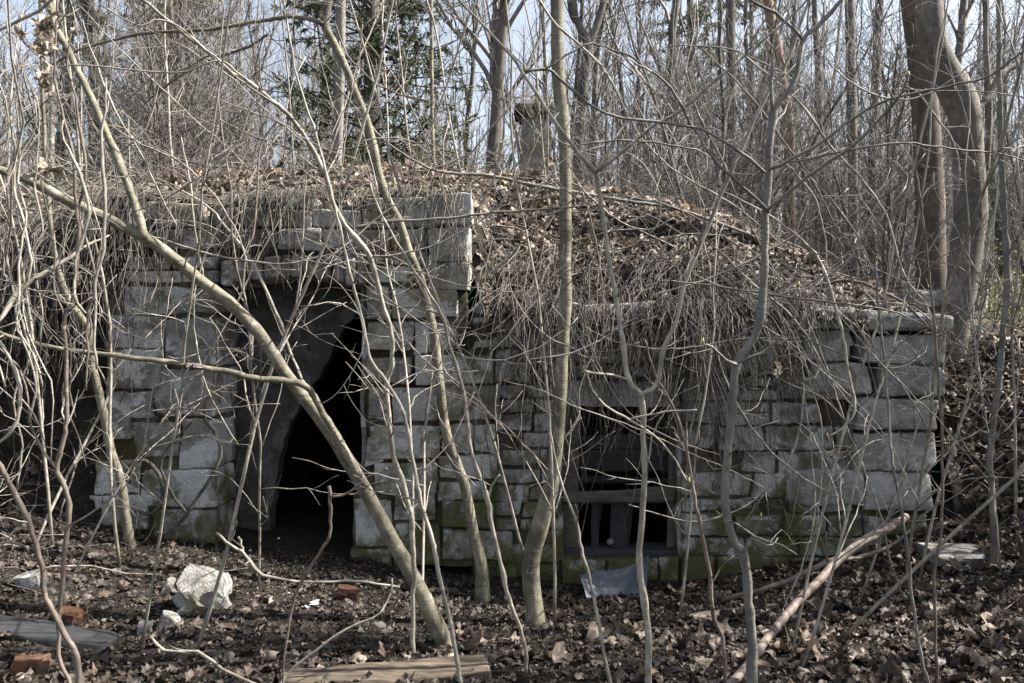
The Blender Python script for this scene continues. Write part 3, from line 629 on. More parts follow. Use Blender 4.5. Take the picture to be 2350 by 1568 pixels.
# ------------------------------------------------------------------ traced stems and trees in front
def stem(name, label, pts, mat='pale_stem', cat='sapling', twigs=10, tl=(0.15, 0.5), sub=2, branches=(), group=None, wob=0.004, nseg=None, seed=None, buds=0, twmat='twig', wk=1.0):
    """pts rows: X, Y, width px, depth ; a trunk/stem with branch and twig parts"""
    g = np.random.default_rng(seed if seed is not None else abs(hash(label)) % 1000)
    def conv(rows):
        out = []
        for X, Y, w, d in rows:
            p_ = P(X, Y, d); out.append([*p_, w*wk/2/F*d])
        return np.array(out)
    def mk(rows):
        c = conv(rows); L = np.linalg.norm(np.diff(c[:, :3], axis=0), axis=1).sum()
        n = int(max(8, min(130, L/0.035)))
        s = spline(c, n); s[:, 3] = np.maximum(s[:, 3], 0.0012)
        s[1:-1, :3] += g.normal(size=(n-2, 3))*wob*(0.4 if s[:, 3].max() < 0.05 else 0.05) + vnoise(s[1:-1, :3], 7, 5)*wob
        kn = sum(g.uniform(0.08, 0.28)*np.exp(-((np.arange(n)-g.uniform(0, n))/g.uniform(0.5, 1.2))**2) for _ in range(max(2, int(L*2.5))))
        s[:, 3] *= 1+(0.04*np.sin(np.arange(n)*1.7)+g.normal(size=n)*0.025+kn)*np.minimum(1, 0.017/s[:, 3])**1.8
        return s
    if cat in ('tree', 'sapling'):
        X_, Y_, w_, d_ = pts[0]; gd = float(surf(np.array([P(X_, Y_, d_)[0]]), np.array([d_-CD]))[0])
        if P(X_, Y_, d_)[2] > gd-0.10: pts = [(X_-(pts[1][0]-X_)*0.15, 784+(CZ-gd+0.12)*F/d_, w_*1.5, d_)] + list(pts)
    main = mk(pts); low = main[np.argmin(main[:, 2])]
    root = thing(name, label, cat, (low[0], low[1], low[2]), group)
    m = MB(); sd = 14 if main[:, 3].max() > 0.025 else 8
    tubes(m, main[None, :, :3], main[None, :, 3], sd, 0.2); m.build('trunk' if main[:, 3].max() > 0.02 else 'stem', M[mat], root)
    allp = [main]
    for rows in branches:
        s = mk(rows); mm = MB(); tubes(mm, s[None, :, :3], s[None, :, 3], 8, 0.2); mm.build('branch', M[mat], root); allp.append(s)
    if twigs:
        for s in allp:
            pt, rd = s[None, :, :3], s[None, :, 3]
            ln = np.linalg.norm(np.diff(s[:, :3], axis=0), axis=1).sum()
            kk = max(1, int(twigs*ln/2.0))
            c, cr = grow(pt, np.minimum(rd, 0.008), kk, tl[0], tl[1], 7, (35, 75), 0.12, 0.16, (0.25, 1.0), 0.55, 0.0014, 0.4, g)
            if sub:
                c2, cr2 = grow(c, cr, sub, 0.05, 0.22, 5, (30, 60), 0.12, 0.16, (0.3, 1.0), 0.7, 0.0012, 0.5, g)
            for j in range(len(c)):
                mm = MB(); tubes(mm, c[j:j+1], cr[j:j+1], 5)
                if sub: tubes(mm, c2[j*sub:(j+1)*sub], cr2[j*sub:(j+1)*sub], 4)
                mm.build('twig', M[twmat], root)
    if buds:
        e = [s[-1, :3] for s in allp][:buds]
        for x in e:
            mm = MB(); pp = np.array([x-[0, 0, 0.0], x+[0.002, 0, 0.010], x+[0.003, 0, 0.024]]); tubes(mm, pp[None], np.array([[0.003, 0.006, 0.001]]), 6)
            mm.build('bud', M['bud'], root)
    return root
def W(rows, d, d2=None):
    """rows X,Y,w -> X,Y,w,depth with depth running from d to d2"""
    d2 = d if d2 is None else d2; n = len(rows)
    return [(*r, d+(d2-d)*i/(n-1)) for i, r in enumerate(rows)]

stem('leaning_tree', 'smooth olive barked tree leaning steeply left across the doorway', W([(1018, 1475, 54), (1000, 1435, 52), (950, 1330, 45), (880, 1200, 42), (825, 1100, 41), (765, 1005, 42), (715, 932, 42), (665, 870, 38), (590, 760, 36), (520, 690, 35), (450, 637, 34), (400, 595, 34), (330, 545, 34), (250, 505, 33), (165, 465, 31), (100, 430, 28), (30, 400, 25), (-120, 350, 22), (-300, 280, 18)], 4.1, 3.5),
     'smooth_bark', 'tree', 3, (0.2, 0.6), 2, [
     W([(330, 548, 26), (322, 505, 25), (295, 430, 24), (262, 350, 23), (240, 295, 22), (215, 240, 21), (180, 170, 20), (150, 110, 19), (125, 60, 18), (105, -10, 17), (90, -80, 15)], 3.68, 3.7),
     W([(842, 1118, 20), (800, 1048, 22), (755, 975, 21), (730, 925, 20), (715, 897, 20), (690, 878, 20), (640, 872, 19), (590, 868, 18), (520, 852, 17), (450, 840, 17), (370, 828, 16), (270, 816, 15), (160, 803, 14), (60, 785, 13), (0, 765, 12), (-80, 740, 10)], 3.9, 3.4)], seed=1, wk=0.78)
stem('centre_tree', 'slim straight pale tree rising before the wall between doorway and window', W([(1228, 1410, 44), (1219, 1330, 42), (1222, 1275, 42), (1240, 1205, 40), (1258, 1140, 37), (1270, 1080, 33), (1278, 1000, 31), (1285, 900, 30), (1290, 800, 29), (1297, 700, 28), (1297, 600, 28), (1297, 500, 28), (1297, 400, 28), (1293, 300, 29), (1284, 200, 30), (1280, 100, 30), (1277, -30, 31), (1270, -200, 28)], 4.6, 4.5),
     'smooth_bark', 'tree', 2, (0.15, 0.5), 2, seed=2)
stem('curved_tree', 'slender brown tree bowing over the right side of the doorway', W([(1104, 1300, 38), (1086, 1230, 34), (1075, 1160, 32), (1065, 1110, 31), (1045, 1060, 30), (1025, 1000, 29), (1014, 930, 28), (1005, 850, 28), (995, 770, 27), (980, 700, 26), (965, 640, 26), (940, 580, 25), (915, 510, 26), (890, 460, 25), (870, 400, 24), (855, 330, 24), (840, 275, 24), (815, 210, 23), (790, 150, 23), (765, 100, 24), (746, 55, 26), (758, -30, 24), (765, -120, 20)], 5.2, 5.0),
     'smooth_bark', 'tree', 3, (0.2, 0.6), 2, [
     W([(742, 55, 15), (700, 42, 14), (654, 40, 13), (570, 54, 12), (470, 70, 11), (335, 76, 10), (255, 92, 8), (168, 120, 6), (90, 170, 4)], 5.0, 5.2),
     W([(614, 80, 8), (570, 107, 8), (503, 131, 7), (436, 161, 7), (379, 201, 6), (330, 240, 3)], 5.05, 5.3)], seed=3, wk=0.76)
stem('forked_sapling', 'grey sapling before the right wall, kinked low and forking high up', W([(1724, 1600, 24), (1724, 1470, 22), (1718, 1390, 21), (1712, 1320, 21), (1704, 1268, 21), (1686, 1245, 19), (1672, 1200, 19), (1664, 1130, 19), (1666, 1080, 19), (1671, 1020, 18), (1678, 950, 18), (1683, 880, 18), (1690, 832, 20), (1704, 808, 18), (1730, 770, 17), (1745, 720, 17), (1752, 650, 17), (1755, 580, 17), (1755, 500, 17), (1762, 400, 17), (1768, 300, 16), (1775, 252, 20), (1798, 225, 12), (1829, 168, 11), (1842, 91, 10), (1885, 50, 10), (1929, 0, 9), (1960, -60, 8)], 3.25, 3.1),
     'grey_bark', 'sapling', 3, (0.15, 0.5), 1, [
     W([(1773, 250, 8), (1770, 190, 7), (1771, 130, 6)], 3.1), W([(1842, 91, 8), (1785, 34, 7), (1728, 5, 6), (1690, -30, 5)], 3.1),
     W([(1755, 396, 8), (1701, 349, 8), (1617, 299, 7), (1566, 287, 7), (1504, 277, 6), (1421, 267, 6), (1370, 248, 6), (1327, 218, 6), (1275, 172, 7), (1253, 158, 8), (1204, 164, 6)], 3.12, 2.9),
     W([(1765, 487, 8), (1651, 379, 7), (1590, 290, 6), (1566, 242, 6), (1525, 188, 6), (1444, 129, 5), (1370, 102, 5), (1337, 104, 5), (1253, 158, 4)], 3.12, 2.9),
     W([(1765, 389, 8), (1869, 336, 7), (1970, 265, 6), (2054, 225, 6), (2171, 201, 5), (2272, 175, 5), (2350, 117, 5), (2420, 60, 4)], 3.1, 2.8),
     W([(1760, 483, 8), (1869, 393, 7), (1963, 332, 7), (2037, 258, 6), (2070, 215, 5), (2084, 178, 6)], 3.1, 2.9),
     W([(1690, 836, 9), (1660, 822, 7), (1640, 800, 5), (1612, 790, 4)], 3.15, 3.0),
     W([(1704, 1268, 9), (1728, 1230, 7), (1740, 1200, 7), (1745, 1190, 8)], 3.2, 3.15),
     W([(1692, 834, 6), (1760, 800, 6), (1810, 750, 5), (1830, 690, 4), (1832, 660, 5)], 3.1, 3.0)], seed=4, buds=10)
stem('forked_sapling', 'thin tan sapling before the window, splitting in a wide Y above it', W([(1490, 1600, 17), (1490, 1470, 16), (1480, 1380, 16), (1468, 1300, 15), (1472, 1200, 14), (1478, 1100, 13), (1475, 1000, 13), (1472, 920, 14), (1462, 900, 13), (1440, 870, 13), (1430, 800, 12), (1415, 700, 11), (1400, 600, 11), (1385, 500, 11), (1375, 440, 11), (1367, 396, 12), (1307, 326, 9), (1253, 252, 8), (1199, 168, 8), (1179, 134, 7), (1120, 70, 6), (1052, 0, 6), (1000, -60, 5)], 3.35, 3.15),
     'pale_stem', 'sapling', 3, (0.15, 0.5), 1, [
     W([(1468, 905, 11), (1495, 895, 10), (1512, 865, 10), (1520, 800, 9), (1550, 740, 9), (1570, 650, 9), (1621, 526, 9), (1661, 426, 9), (1701, 336, 9), (1762, 215, 8), (1809, 134, 8), (1856, 0, 7), (1880, -70, 6)], 3.25, 3.2),
     W([(1367, 396, 9), (1440, 340, 8), (1500, 290, 8), (1567, 248, 8), (1668, 161, 7), (1755, 87, 6), (1835, 17, 5), (1880, -30, 4)], 3.2, 3.0),
     W([(1441, 872, 6), (1404, 861, 6), (1365, 857, 6), (1337, 852, 8)], 3.25, 3.1),
     W([(1347, 856, 4), (1367, 906, 4), (1404, 940, 5), (1441, 963, 6), (1500, 1000, 4), (1545, 1050, 4), (1580, 1110, 4)], 3.1, 3.0),
     W([(1441, 963, 5), (1500, 952, 4), (1540, 945, 4), (1600, 941, 4)], 3.05, 3.0)], seed=5, buds=5)
stem('long_sapling', 'long thin stem arching from the ground past the doorway to the upper left', W([(947, 1490, 12), (946, 1377, 11), (951, 1327, 12), (948, 1260, 12), (945, 1193, 13), (928, 1109, 12), (905, 1046, 12), (894, 973, 12), (890, 873, 12), (899, 839, 11), (897, 769, 11), (877, 695, 11), (863, 638, 11), (843, 580, 12), (800, 530, 12), (768, 470, 11), (748, 403, 11), (718, 342, 11), (675, 279, 10), (638, 242, 10), (587, 201, 9), (523, 164, 9), (470, 114, 8), (386, 47, 8), (329, 0, 7), (250, -60, 6)], 4.0, 3.5),
     'pale_stem', 'sapling', 8, (0.2, 0.7), 2, [W([(587, 201, 6), (540, 165, 5), (500, 140, 5), (420, 165, 4), (300, 160, 4), (190, 150, 4), (130, 155, 3)], 3.6, 3.4), W([(638, 242, 6), (560, 190, 5), (480, 120, 5), (410, 60, 5), (362, 44, 4), (329, 57, 4), (295, 50, 4), (228, 10, 4)], 3.55, 3.3)], seed=6)
stem('thin_sapling', 'thin tan stem rising left of the leaning tree foot', W([(1061, 1590, 11), (1048, 1495, 11), (1031, 1411, 10), (1004, 1293, 10), (994, 1240, 11), (967, 1159, 9), (957, 1109, 9), (944, 1042, 8), (931, 956, 8), (890, 880, 8), (850, 822, 8), (833, 738, 8), (810, 647, 7), (783, 540, 7), (760, 440, 6), (730, 330, 6), (690, 200, 5), (660, 60, 4), (650, -20, 4)], 3.5, 3.4), 'pale_stem', 'sapling', 7, (0.2, 0.6), 2, seed=7)
stem('thin_sapling', 'pale whip with a low stub fork, right of the leaning tree foot', W([(1205, 1560, 8), (1208, 1500, 8), (1185, 1420, 9), (1160, 1350, 10), (1145, 1280, 10), (1125, 1200, 11), (1118, 1142, 12), (1085, 1042, 9), (1075, 983, 9), (1062, 882, 9), (1035, 805, 8), (1015, 728, 7), (978, 664, 6), (930, 590, 6), (880, 500, 5), (850, 420, 5)], 3.7, 3.6), 'pale_stem', 'sapling', 5, (0.2, 0.5), 2, [W([(1118, 1145, 6), (1132, 1110, 5), (1147, 1090, 4)], 3.7, 3.65)], seed=8)
stem('thin_sapling', 'crooked brown stem curving up from the bottom left corner', W([(185, 1600, 14), (174, 1504, 13), (151, 1461, 13), (124, 1410, 13), (101, 1360, 12), (97, 1310, 12), (74, 1226, 12), (50, 1169, 12), (20, 1115, 12), (0, 1075, 11), (-30, 1020, 10), (-60, 900, 8)], 2.9, 2.8), 'brown_stem', 'sapling', 4, (0.15, 0.4), 1, seed=9)
stem('thin_sapling', 'wavy reddish stem climbing tall along the left edge beside a crooked stem', W([(168, 1590, 9), (136, 1511, 9), (134, 1428, 9), (141, 1343, 10), (148, 1260, 11), (156, 1176, 11), (151, 1125, 11), (131, 1078, 11), (136, 1042, 10), (148, 990, 9), (151, 940, 9), (153, 839, 9), (149, 738, 9), (168, 688, 8), (181, 604, 8), (181, 520, 8), (172, 420, 7), (165, 340, 7), (140, 240, 6), (125, 170, 6), (130, 60, 5), (140, -40, 5)], 2.95, 2.9), 'brown_stem', 'sapling', 8, (0.15, 0.5), 2, [W([(131, 1078, 7), (100, 1040, 6), (70, 980, 6), (60, 900, 5), (45, 850, 5)], 2.93, 2.9)], seed=10)
stem('mossy_tree', 'thin shaded tree leaning in front of the plastered left pier', W([(308, 1290, 28), (300, 1250, 24), (292, 1210, 22), (278, 1109, 20), (255, 1042, 20), (242, 970, 19), (225, 900, 18), (208, 820, 18), (201, 755, 17), (184, 725, 17), (161, 695, 16), (140, 640, 14), (120, 560, 12), (110, 470, 10), (100, 300, 9), (95, 100, 7), (90, -40, 6)], 5.3, 5.0), 'smooth_bark', 'tree', 5, (0.2, 0.6), 2, seed=11)
stem('fallen_pole', 'bare broken pole lying diagonally against the corner of the right wall', W([(2078, 1186, 20), (2045, 1208, 22), (1960, 1255, 22), (1870, 1340, 22), (1790, 1430, 22), (1740, 1495, 23), (1660, 1590, 24)], 4.75, 3.2), 'brown_stem', 'branch', 0, seed=12, wk=0.85)
stem('fallen_branch', 'reddish fallen branch lying low along the foot of the right wall', W([(1657, 1377, 11), (1802, 1334, 11), (1899, 1290, 12), (1925, 1283, 11), (1970, 1280, 10), (2036, 1256, 8), (2095, 1215, 6)], 4.5, 4.7), 'brown_stem', 'branch', 4, (0.1, 0.4), 1, [W([(1899, 1288, 6), (1895, 1260, 5), (1897, 1220, 4)], 4.5)], seed=13)
stem('thin_sapling', 'slim grey sapling on the leafy bank beside the right picture edge', W([(2284, 1240, 15), (2280, 1190, 13), (2275, 1100, 13), (2272, 1046, 13), (2295, 839, 13), (2306, 720, 13), (2312, 654, 13), (2305, 500, 13), (2298, 400, 12), (2292, 200, 11), (2290, 0, 10), (2288, -80, 8)], 4.9, 4.8), 'grey_bark', 'sapling', 5, (0.2, 0.6), 2, seed=14)
stem('thin_sapling', 'thin upright green-brown switch crossing the right end of the wall', W([(2152, 1590, 7), (2144, 1327, 7), (2158, 1243, 6), (2161, 1076, 6), (2158, 940, 6), (2149, 805, 6), (2137, 654, 5), (2121, 520, 5), (2105, 400, 4), (2098, 300, 3)], 3.5, 3.4), 'brown_stem', 'sapling', 4, (0.1, 0.35), 1, seed=15, buds=1)
stem('thin_sapling', 'thin straight switch standing just left of the wall corner', W([(2134, 1590, 8), (2111, 1495, 8), (2094, 1378, 7), (2080, 1243, 7), (2054, 1092, 6), (2047, 1046, 6), (2037, 906, 5), (2017, 688, 5), (2010, 600, 4)], 3.4, 3.4), 'grey_bark', 'sapling', 4, (0.1, 0.35), 1, seed=16, buds=1)
stem('thin_sapling', 'brown knotty stem right of the window rising from the bottom edge', W([(1665, 1590, 9), (1658, 1471, 9), (1637, 1411, 10), (1627, 1310, 9), (1607, 1210, 9), (1585, 1100, 8), (1570, 1010, 7), (1540, 930, 6), (1500, 850, 5), (1480, 780, 4)], 3.3, 3.3), 'brown_stem', 'sapling', 6, (0.1, 0.4), 1, seed=17)
stem('thin_sapling', 'pale whip crossing before the window from the bottom edge', W([(1403, 1590, 8), (1384, 1478, 8), (1367, 1394, 8), (1350, 1317, 8), (1333, 1260, 8), (1323, 1196, 7), (1296, 1132, 6), (1280, 1076, 5), (1265, 1000, 4)], 3.3, 3.4), 'pale_stem', 'sapling', 4, (0.1, 0.35), 1, seed=18)
stem('low_branch', 'bent pale twig spanning low in front of the doorway floor', W([(917, 1347, 5), (850, 1335, 6), (783, 1334, 6), (705, 1334, 6), (640, 1328, 7), (597, 1317, 8), (575, 1295, 8), (557, 1270, 7), (523, 1250, 6), (497, 1223, 5)], 3.6, 3.4), 'pale_stem', 'branch', 6, (0.08, 0.25), 1, [W([(557, 1270, 5), (552, 1250, 5), (547, 1232, 4)], 3.45)], seed=19)
stem('thin_sapling', 'thin pale stem with a cut top standing in front of the dark doorway', W([(650, 1590, 5), (655, 1480, 6), (675, 1378, 7), (705, 1320, 7), (740, 1260, 7), (755, 1230, 7), (757, 1180, 7), (755, 1116, 8)], 3.3, 3.2), 'brown_stem', 'sapling', 2, (0.06, 0.2), 1, [W([(757, 1140, 5), (790, 1135, 6), (815, 1118, 6), (838, 1098, 6)], 3.2)], seed=20)
stem('low_branch', 'pale twig bending along the bottom edge below the broken block', W([(614, 1580, 7), (520, 1538, 7), (460, 1500, 7), (420, 1497, 6), (376, 1491, 6), (349, 1465, 5)], 3.2, 3.3), 'pale_stem', 'branch', 3, (0.08, 0.2), 0, seed=21)
stem('low_branch', 'pale twig bending up from the ground left of the leaning tree foot', W([(640, 1585, 6), (654, 1552, 6), (705, 1508, 6), (783, 1451, 6), (860, 1414, 5), (880, 1390, 5), (893, 1364, 4), (899, 1327, 4)], 3.3, 3.4), 'pale_stem', 'branch', 1, (0.06, 0.2), 0, seed=22)
stem('arched_cane', 'thick pale cane leaning up across the left bank', W([(-40, 775, 9), (0, 735, 9), (50, 664, 10), (131, 614, 9), (190, 570, 7), (250, 540, 4)], 2.9, 3.3), 'pale_stem', 'vine', 3, (0.1, 0.3), 1, seed=23)
stem('arched_cane', 'crooked pale vine drooping at the far left edge', W([(-20, 770, 6), (7, 799, 7), (40, 872, 8), (42, 956, 8), (20, 997, 7), (-20, 1035, 6)], 2.7, 2.7), 'pale_stem', 'vine', 5, (0.1, 0.4), 1, seed=24)
stem('hanging_vine', 'long thin whip curving down over the doorway along the leaning trunk', W([(790, 1040, 4), (740, 960, 5), (701, 889, 6), (678, 839, 6), (654, 772, 7), (621, 688, 7), (570, 587, 6), (517, 520, 6), (470, 470, 5), (400, 430, 4)], 4.0, 4.6), 'pale_stem', 'vine', 3, (0.1, 0.3), 1, seed=25)
stem('hanging_vine', 'crooked vine dangling down over the left of the doorway', W([(575, 839, 7), (578, 772, 7), (566, 721, 7), (557, 654, 6), (564, 587, 6), (582, 520, 5), (590, 440, 5), (600, 330, 5), (650, 265, 4)], 4.5, 4.6), 'brown_stem', 'vine', 3, (0.1, 0.3), 1, seed=26)
stem('looped_vine', 'dark looping vine curled against the plastered left pier', W([(312, 1172, 8), (345, 1180, 8), (372, 1150, 9), (372, 1105, 9), (345, 1065, 9), (312, 1058, 8), (295, 1075, 7), (298, 1110, 6)], 5.45), 'dark_bark', 'vine', 0, seed=27)
stem('looped_vine', 'dark crossing vines climbing the edge of the left pier beside the doorway', W([(360, 1222, 7), (386, 1220, 8), (426, 1183, 9), (446, 1153, 9), (483, 1099, 9), (507, 1042, 8), (495, 1000, 7), (470, 960, 7), (472, 920, 6), (490, 880, 6), (500, 800, 5), (490, 700, 4)], 5.4), 'dark_bark', 'vine', 2, (0.1, 0.3), 1, [W([(426, 1176, 7), (396, 1136, 7), (369, 1069, 6), (390, 1020, 5), (450, 960, 5)], 5.42)], seed=28)
stem('pale_branch', 'pale twig entering at the upper left corner', W([(-30, 82, 7), (0, 67, 7), (50, 45, 7), (94, 23, 6), (124, 0, 6), (150, -30, 5)], 2.6), 'pale_stem', 'branch', 4, (0.1, 0.3), 1, seed=29)
stem('arching_whip', 'slender whip arching down to the right over the capstones', W([(1640, 430, 3), (1720, 470, 4), (1802, 520, 5), (1859, 567, 6), (1889, 611, 7), (1909, 671, 7), (1933, 758, 7), (1946, 852, 6), (1963, 933, 6), (1940, 980, 5), (1903, 1000, 4)], 3.6, 3.4), 'pale_stem', 'branch', 7, (0.08, 0.3), 1, seed=30)
stem('arching_whip', 'fine whip curving down in front of the twin trunks at right', W([(1700, 120, 4), (1809, 211, 5), (1856, 262, 5), (1906, 336, 5), (1980, 413, 5), (2037, 503, 5), (2070, 621, 5), (2121, 698, 5), (2148, 762, 5)], 3.5, 3.6), 'pale_stem', 'branch', 8, (0.08, 0.35), 1, seed=31)
stem('arching_whip', 'long fine branch sloping down right across the vent shaft', W([(770, 190, 4), (860, 300, 6), (920, 350, 6), (1010, 393, 7), (1130, 405, 8), (1250, 430, 8), (1400, 455, 8), (1550, 480, 7), (1700, 530, 6), (1800, 575, 4)], 5.6, 6.3), 'grey_bark', 'branch', 5, (0.1, 0.4), 1, seed=32)
stem('arching_whip', 'nearly level twig running right from the parapet past the centre tree', W([(810, 525, 6), (900, 508, 6), (1030, 502, 6), (1130, 490, 6), (1250, 480, 5), (1330, 472, 4)], 4.2, 4.3), 'grey_bark', 'branch', 4, (0.1, 0.35), 1, seed=33)
stem('arching_whip', 'fine grey twig draped from the centre tree over the leaf slope', W([(1235, 0, 6), (1280, 57, 6), (1333, 104, 6), (1387, 158, 6), (1440, 260, 5), (1480, 330, 5), (1560, 400, 4), (1680, 470, 4), (1790, 560, 3)], 3.6, 3.8), 'pale_stem', 'branch', 6, (0.1, 0.35), 1, seed=34)

g_ = np.random.default_rng(808)
for i in range(13):
    X = g_.uniform(-30, 225); w = g_.uniform(4, 9); rows = []
    Y0, Y1 = (g_.uniform(-40, 350), g_.uniform(700, 1250)); n_ = 11
    ww = np.cumsum(g_.normal(size=n_))*16
    for k_ in range(n_): rows.append((X+ww[k_]+g_.normal()*5, Y0+(Y1-Y0)*k_/(n_-1), w*(1-0.5*abs(k_/(n_-1)-0.3))*min(1, 0.4+0.2*k_), 2.7+0.6*((i*37) % 10)/10))
    stem('hanging_vine', 'wavy pale vine among several dangling through the thicket at the left edge', rows, ['pale_stem', 'twig', 'brown_stem'][i % 3], 'vine', 6, (0.08, 0.4), 1, group='vines dangling at the left edge', seed=820+i)
for i in range(40):
    X, Y = g_.uniform(1000, 2020), g_.uniform(80, 900); a_ = g_.uniform(-0.5, 1.9); L = g_.uniform(300, 800); cv = g_.normal()*0.13; rows = []; w = g_.uniform(3.5, 6.5)
    for k_ in range(10):
        rows.append((X, Y, w*(1-0.06*k_)*min(1, 0.35+0.22*k_), 3.2+1.6*((i*53) % 10)/10)); X += math.cos(a_)*L/9; Y += math.sin(a_)*L/9; a_ += cv+g_.normal()*0.09
    stem('arching_whip', 'thin pale whip among many criss-crossing before the right half of the wall', rows, ['pale_stem', 'twig', 'brown_stem', 'twig'][i % 4], 'branch', 9, (0.08, 0.45), 1, group='criss-crossing whips before the wall', seed=850+i)
for i in range(22):
    X, Y = g_.uniform(150, 900), g_.uniform(-20, 650); a_ = g_.uniform(0.1, 2.2); L = g_.uniform(300, 700); cv = g_.normal()*0.13; rows = []; w = g_.uniform(3.5, 6)
    for k_ in range(10):
        rows.append((X, Y, w*(1-0.06*k_)*min(1, 0.35+0.22*k_), 3.4+1.6*((i*53) % 10)/10)); X += math.cos(a_)*L/9; Y += math.sin(a_)*L/9; a_ += cv+g_.normal()*0.09
    stem('arching_whip', 'thin whip among many criss-crossing above and before the doorway', rows, ['pale_stem', 'twig', 'brown_stem', 'twig'][i % 4], 'branch', 9, (0.08, 0.45), 1, group='criss-crossing whips before the doorway', seed=900+i)

# big trees behind the right end of the wall
stem('curved_big_tree', 'big smooth grey tree with an S-curved trunk behind the wall corner', W([(2160, 960, 56), (2171, 906, 58), (2181, 822, 60), (2198, 721, 64), (2215, 604, 68), (2226, 520, 70), (2229, 487, 71), (2225, 403, 68), (2221, 336, 66), (2215, 268, 70), (2196, 215, 74), (2171, 165, 66), (2146, 110, 62), (2135, 50, 60), (2132, -20, 58), (2120, -300, 50)], 6.9), 'beech_bark', 'tree', 2, (0.3, 0.8), 3, [
     W([(2225, 275, 16), (2262, 230, 15), (2300, 170, 14), (2360, 130, 12), (2430, 70, 10)], 7.0, 7.2), W([(2236, 440, 14), (2262, 400, 13), (2270, 250, 12), (2262, 100, 11), (2265, -60, 10)], 7.1, 7.3)], seed=41)
stem('straight_big_tree', 'big straight reddish trunk just left of the S-curved tree', W([(2145, 730, 76), (2140, 690, 68), (2136, 600, 65), (2135, 500, 64), (2131, 400, 62), (2126, 300, 60), (2114, 150, 56), (2096, 0, 54), (2080, -150, 50)], 8.2), 'red_bark', 'tree', 2, (0.3, 0.8), 3, seed=42)
# named background trees
def gz(X, d):   # picture row of the ground at that depth
    x, y, _ = P(X, 784, d); z = float(surf(np.array([x]), np.array([y]))[0]); return 784+(CZ-z+0.05)*F/d
def bgt(name, label, X0, X1, w, d, mat='bg_bark', br=(), kink=12, tw=6, seed=0, mid=None):
    yb = gz(X1, d); g = np.random.default_rng(seed+500)
    rows = [(X1, yb, w*1.25), (X1+(X0-X1)*0.15+g.normal()*kink*0.4, yb*0.82, w*1.05)]
    rows += mid or [(X1+(X0-X1)*0.5+g.normal()*kink, yb*0.45, w)]
    rows += [(X0, 0, w*0.95), (X0+(X0-X1)*0.3, -250, w*0.7)]
    stem(name, label, W(rows, d), mat, 'tree', tw, (0.5, 1.6), 4, [W(b_, d) for b_ in br], seed=seed, twmat='bgtwig')
bgt('slim_tree', 'slim pale-grey trunk standing just left of the vent shaft', 1139, 1128, 17, 11, 'grey_bark', seed=51)
bgt('slim_tree', 'thin straight pole-like trunk left of the vent shaft, right of the spruce', 990, 995, 9, 9.5, 'smooth_bark', kink=3, seed=52)
bgt('forked_tree', 'grey tree forking into a wide V just right of the centre trunk', 1312, 1318, 24, 12, 'bg_bark', [[(1352, 105, 20), (1372, 50, 18), (1388, -10, 16), (1400, -120, 12)]], mid=[(1335, 230, 24), (1350, 110, 25), (1330, 60, 16)], seed=53)
bgt('forest_tree', 'dark straight trunk behind the leaf slope, left of the orange pine', 1676, 1692, 22, 14, 'bg_bark', kink=4, seed=54)
bgt('orange_pine', 'pine with flaky orange bark leaning left in the background', 1762, 1816, 24, 13, 'pine_bark', mid=[(1810, 300, 24), (1798, 210, 23), (1784, 110, 22)], tw=3, seed=55)
bgt('forest_tree', 'dark upright trunk left of the two big right-hand trunks', 1950, 1965, 22, 11, 'bg_bark', kink=6, seed=56)
bgt('forest_tree', 'dark slightly bent trunk immediately left of the reddish trunk', 2018, 1992, 20, 11.5, 'bg_bark', kink=14, seed=57)
bgt('forest_tree', 'grey trunk in front of the spruce, above the doorway parapet', 782, 766, 24, 9.5, 'grey_bark', kink=5, seed=58)
bgt('pale_stump_tree', 'pale straw coloured trunk at the far left beyond the bank', 122, 116, 12, 8.5, 'pale_stem', kink=3, seed=59)
bgt('crooked_tree', 'crooked thin brown trunk rising behind the left end of the parapet', 392, 370, 11, 9, 'brown_stem', mid=[(373, 300, 11), (360, 215, 11), (392, 120, 10)], seed=60)
bgt('forest_tree', 'dark leaning trunk behind the branch of the leaning tree', 205, 268, 17, 12, 'dark_bark', kink=8, seed=61)
bgt('forest_tree', 'dark trunk at the right edge behind the thin grey sapling', 2262, 2320, 15, 12, 'dark_bark', kink=10, seed=62)
bgt('forest_tree', 'upright trunk just right of the orange pine crown', 1868, 1900, 13, 15, 'bg_bark', kink=8, seed=63)

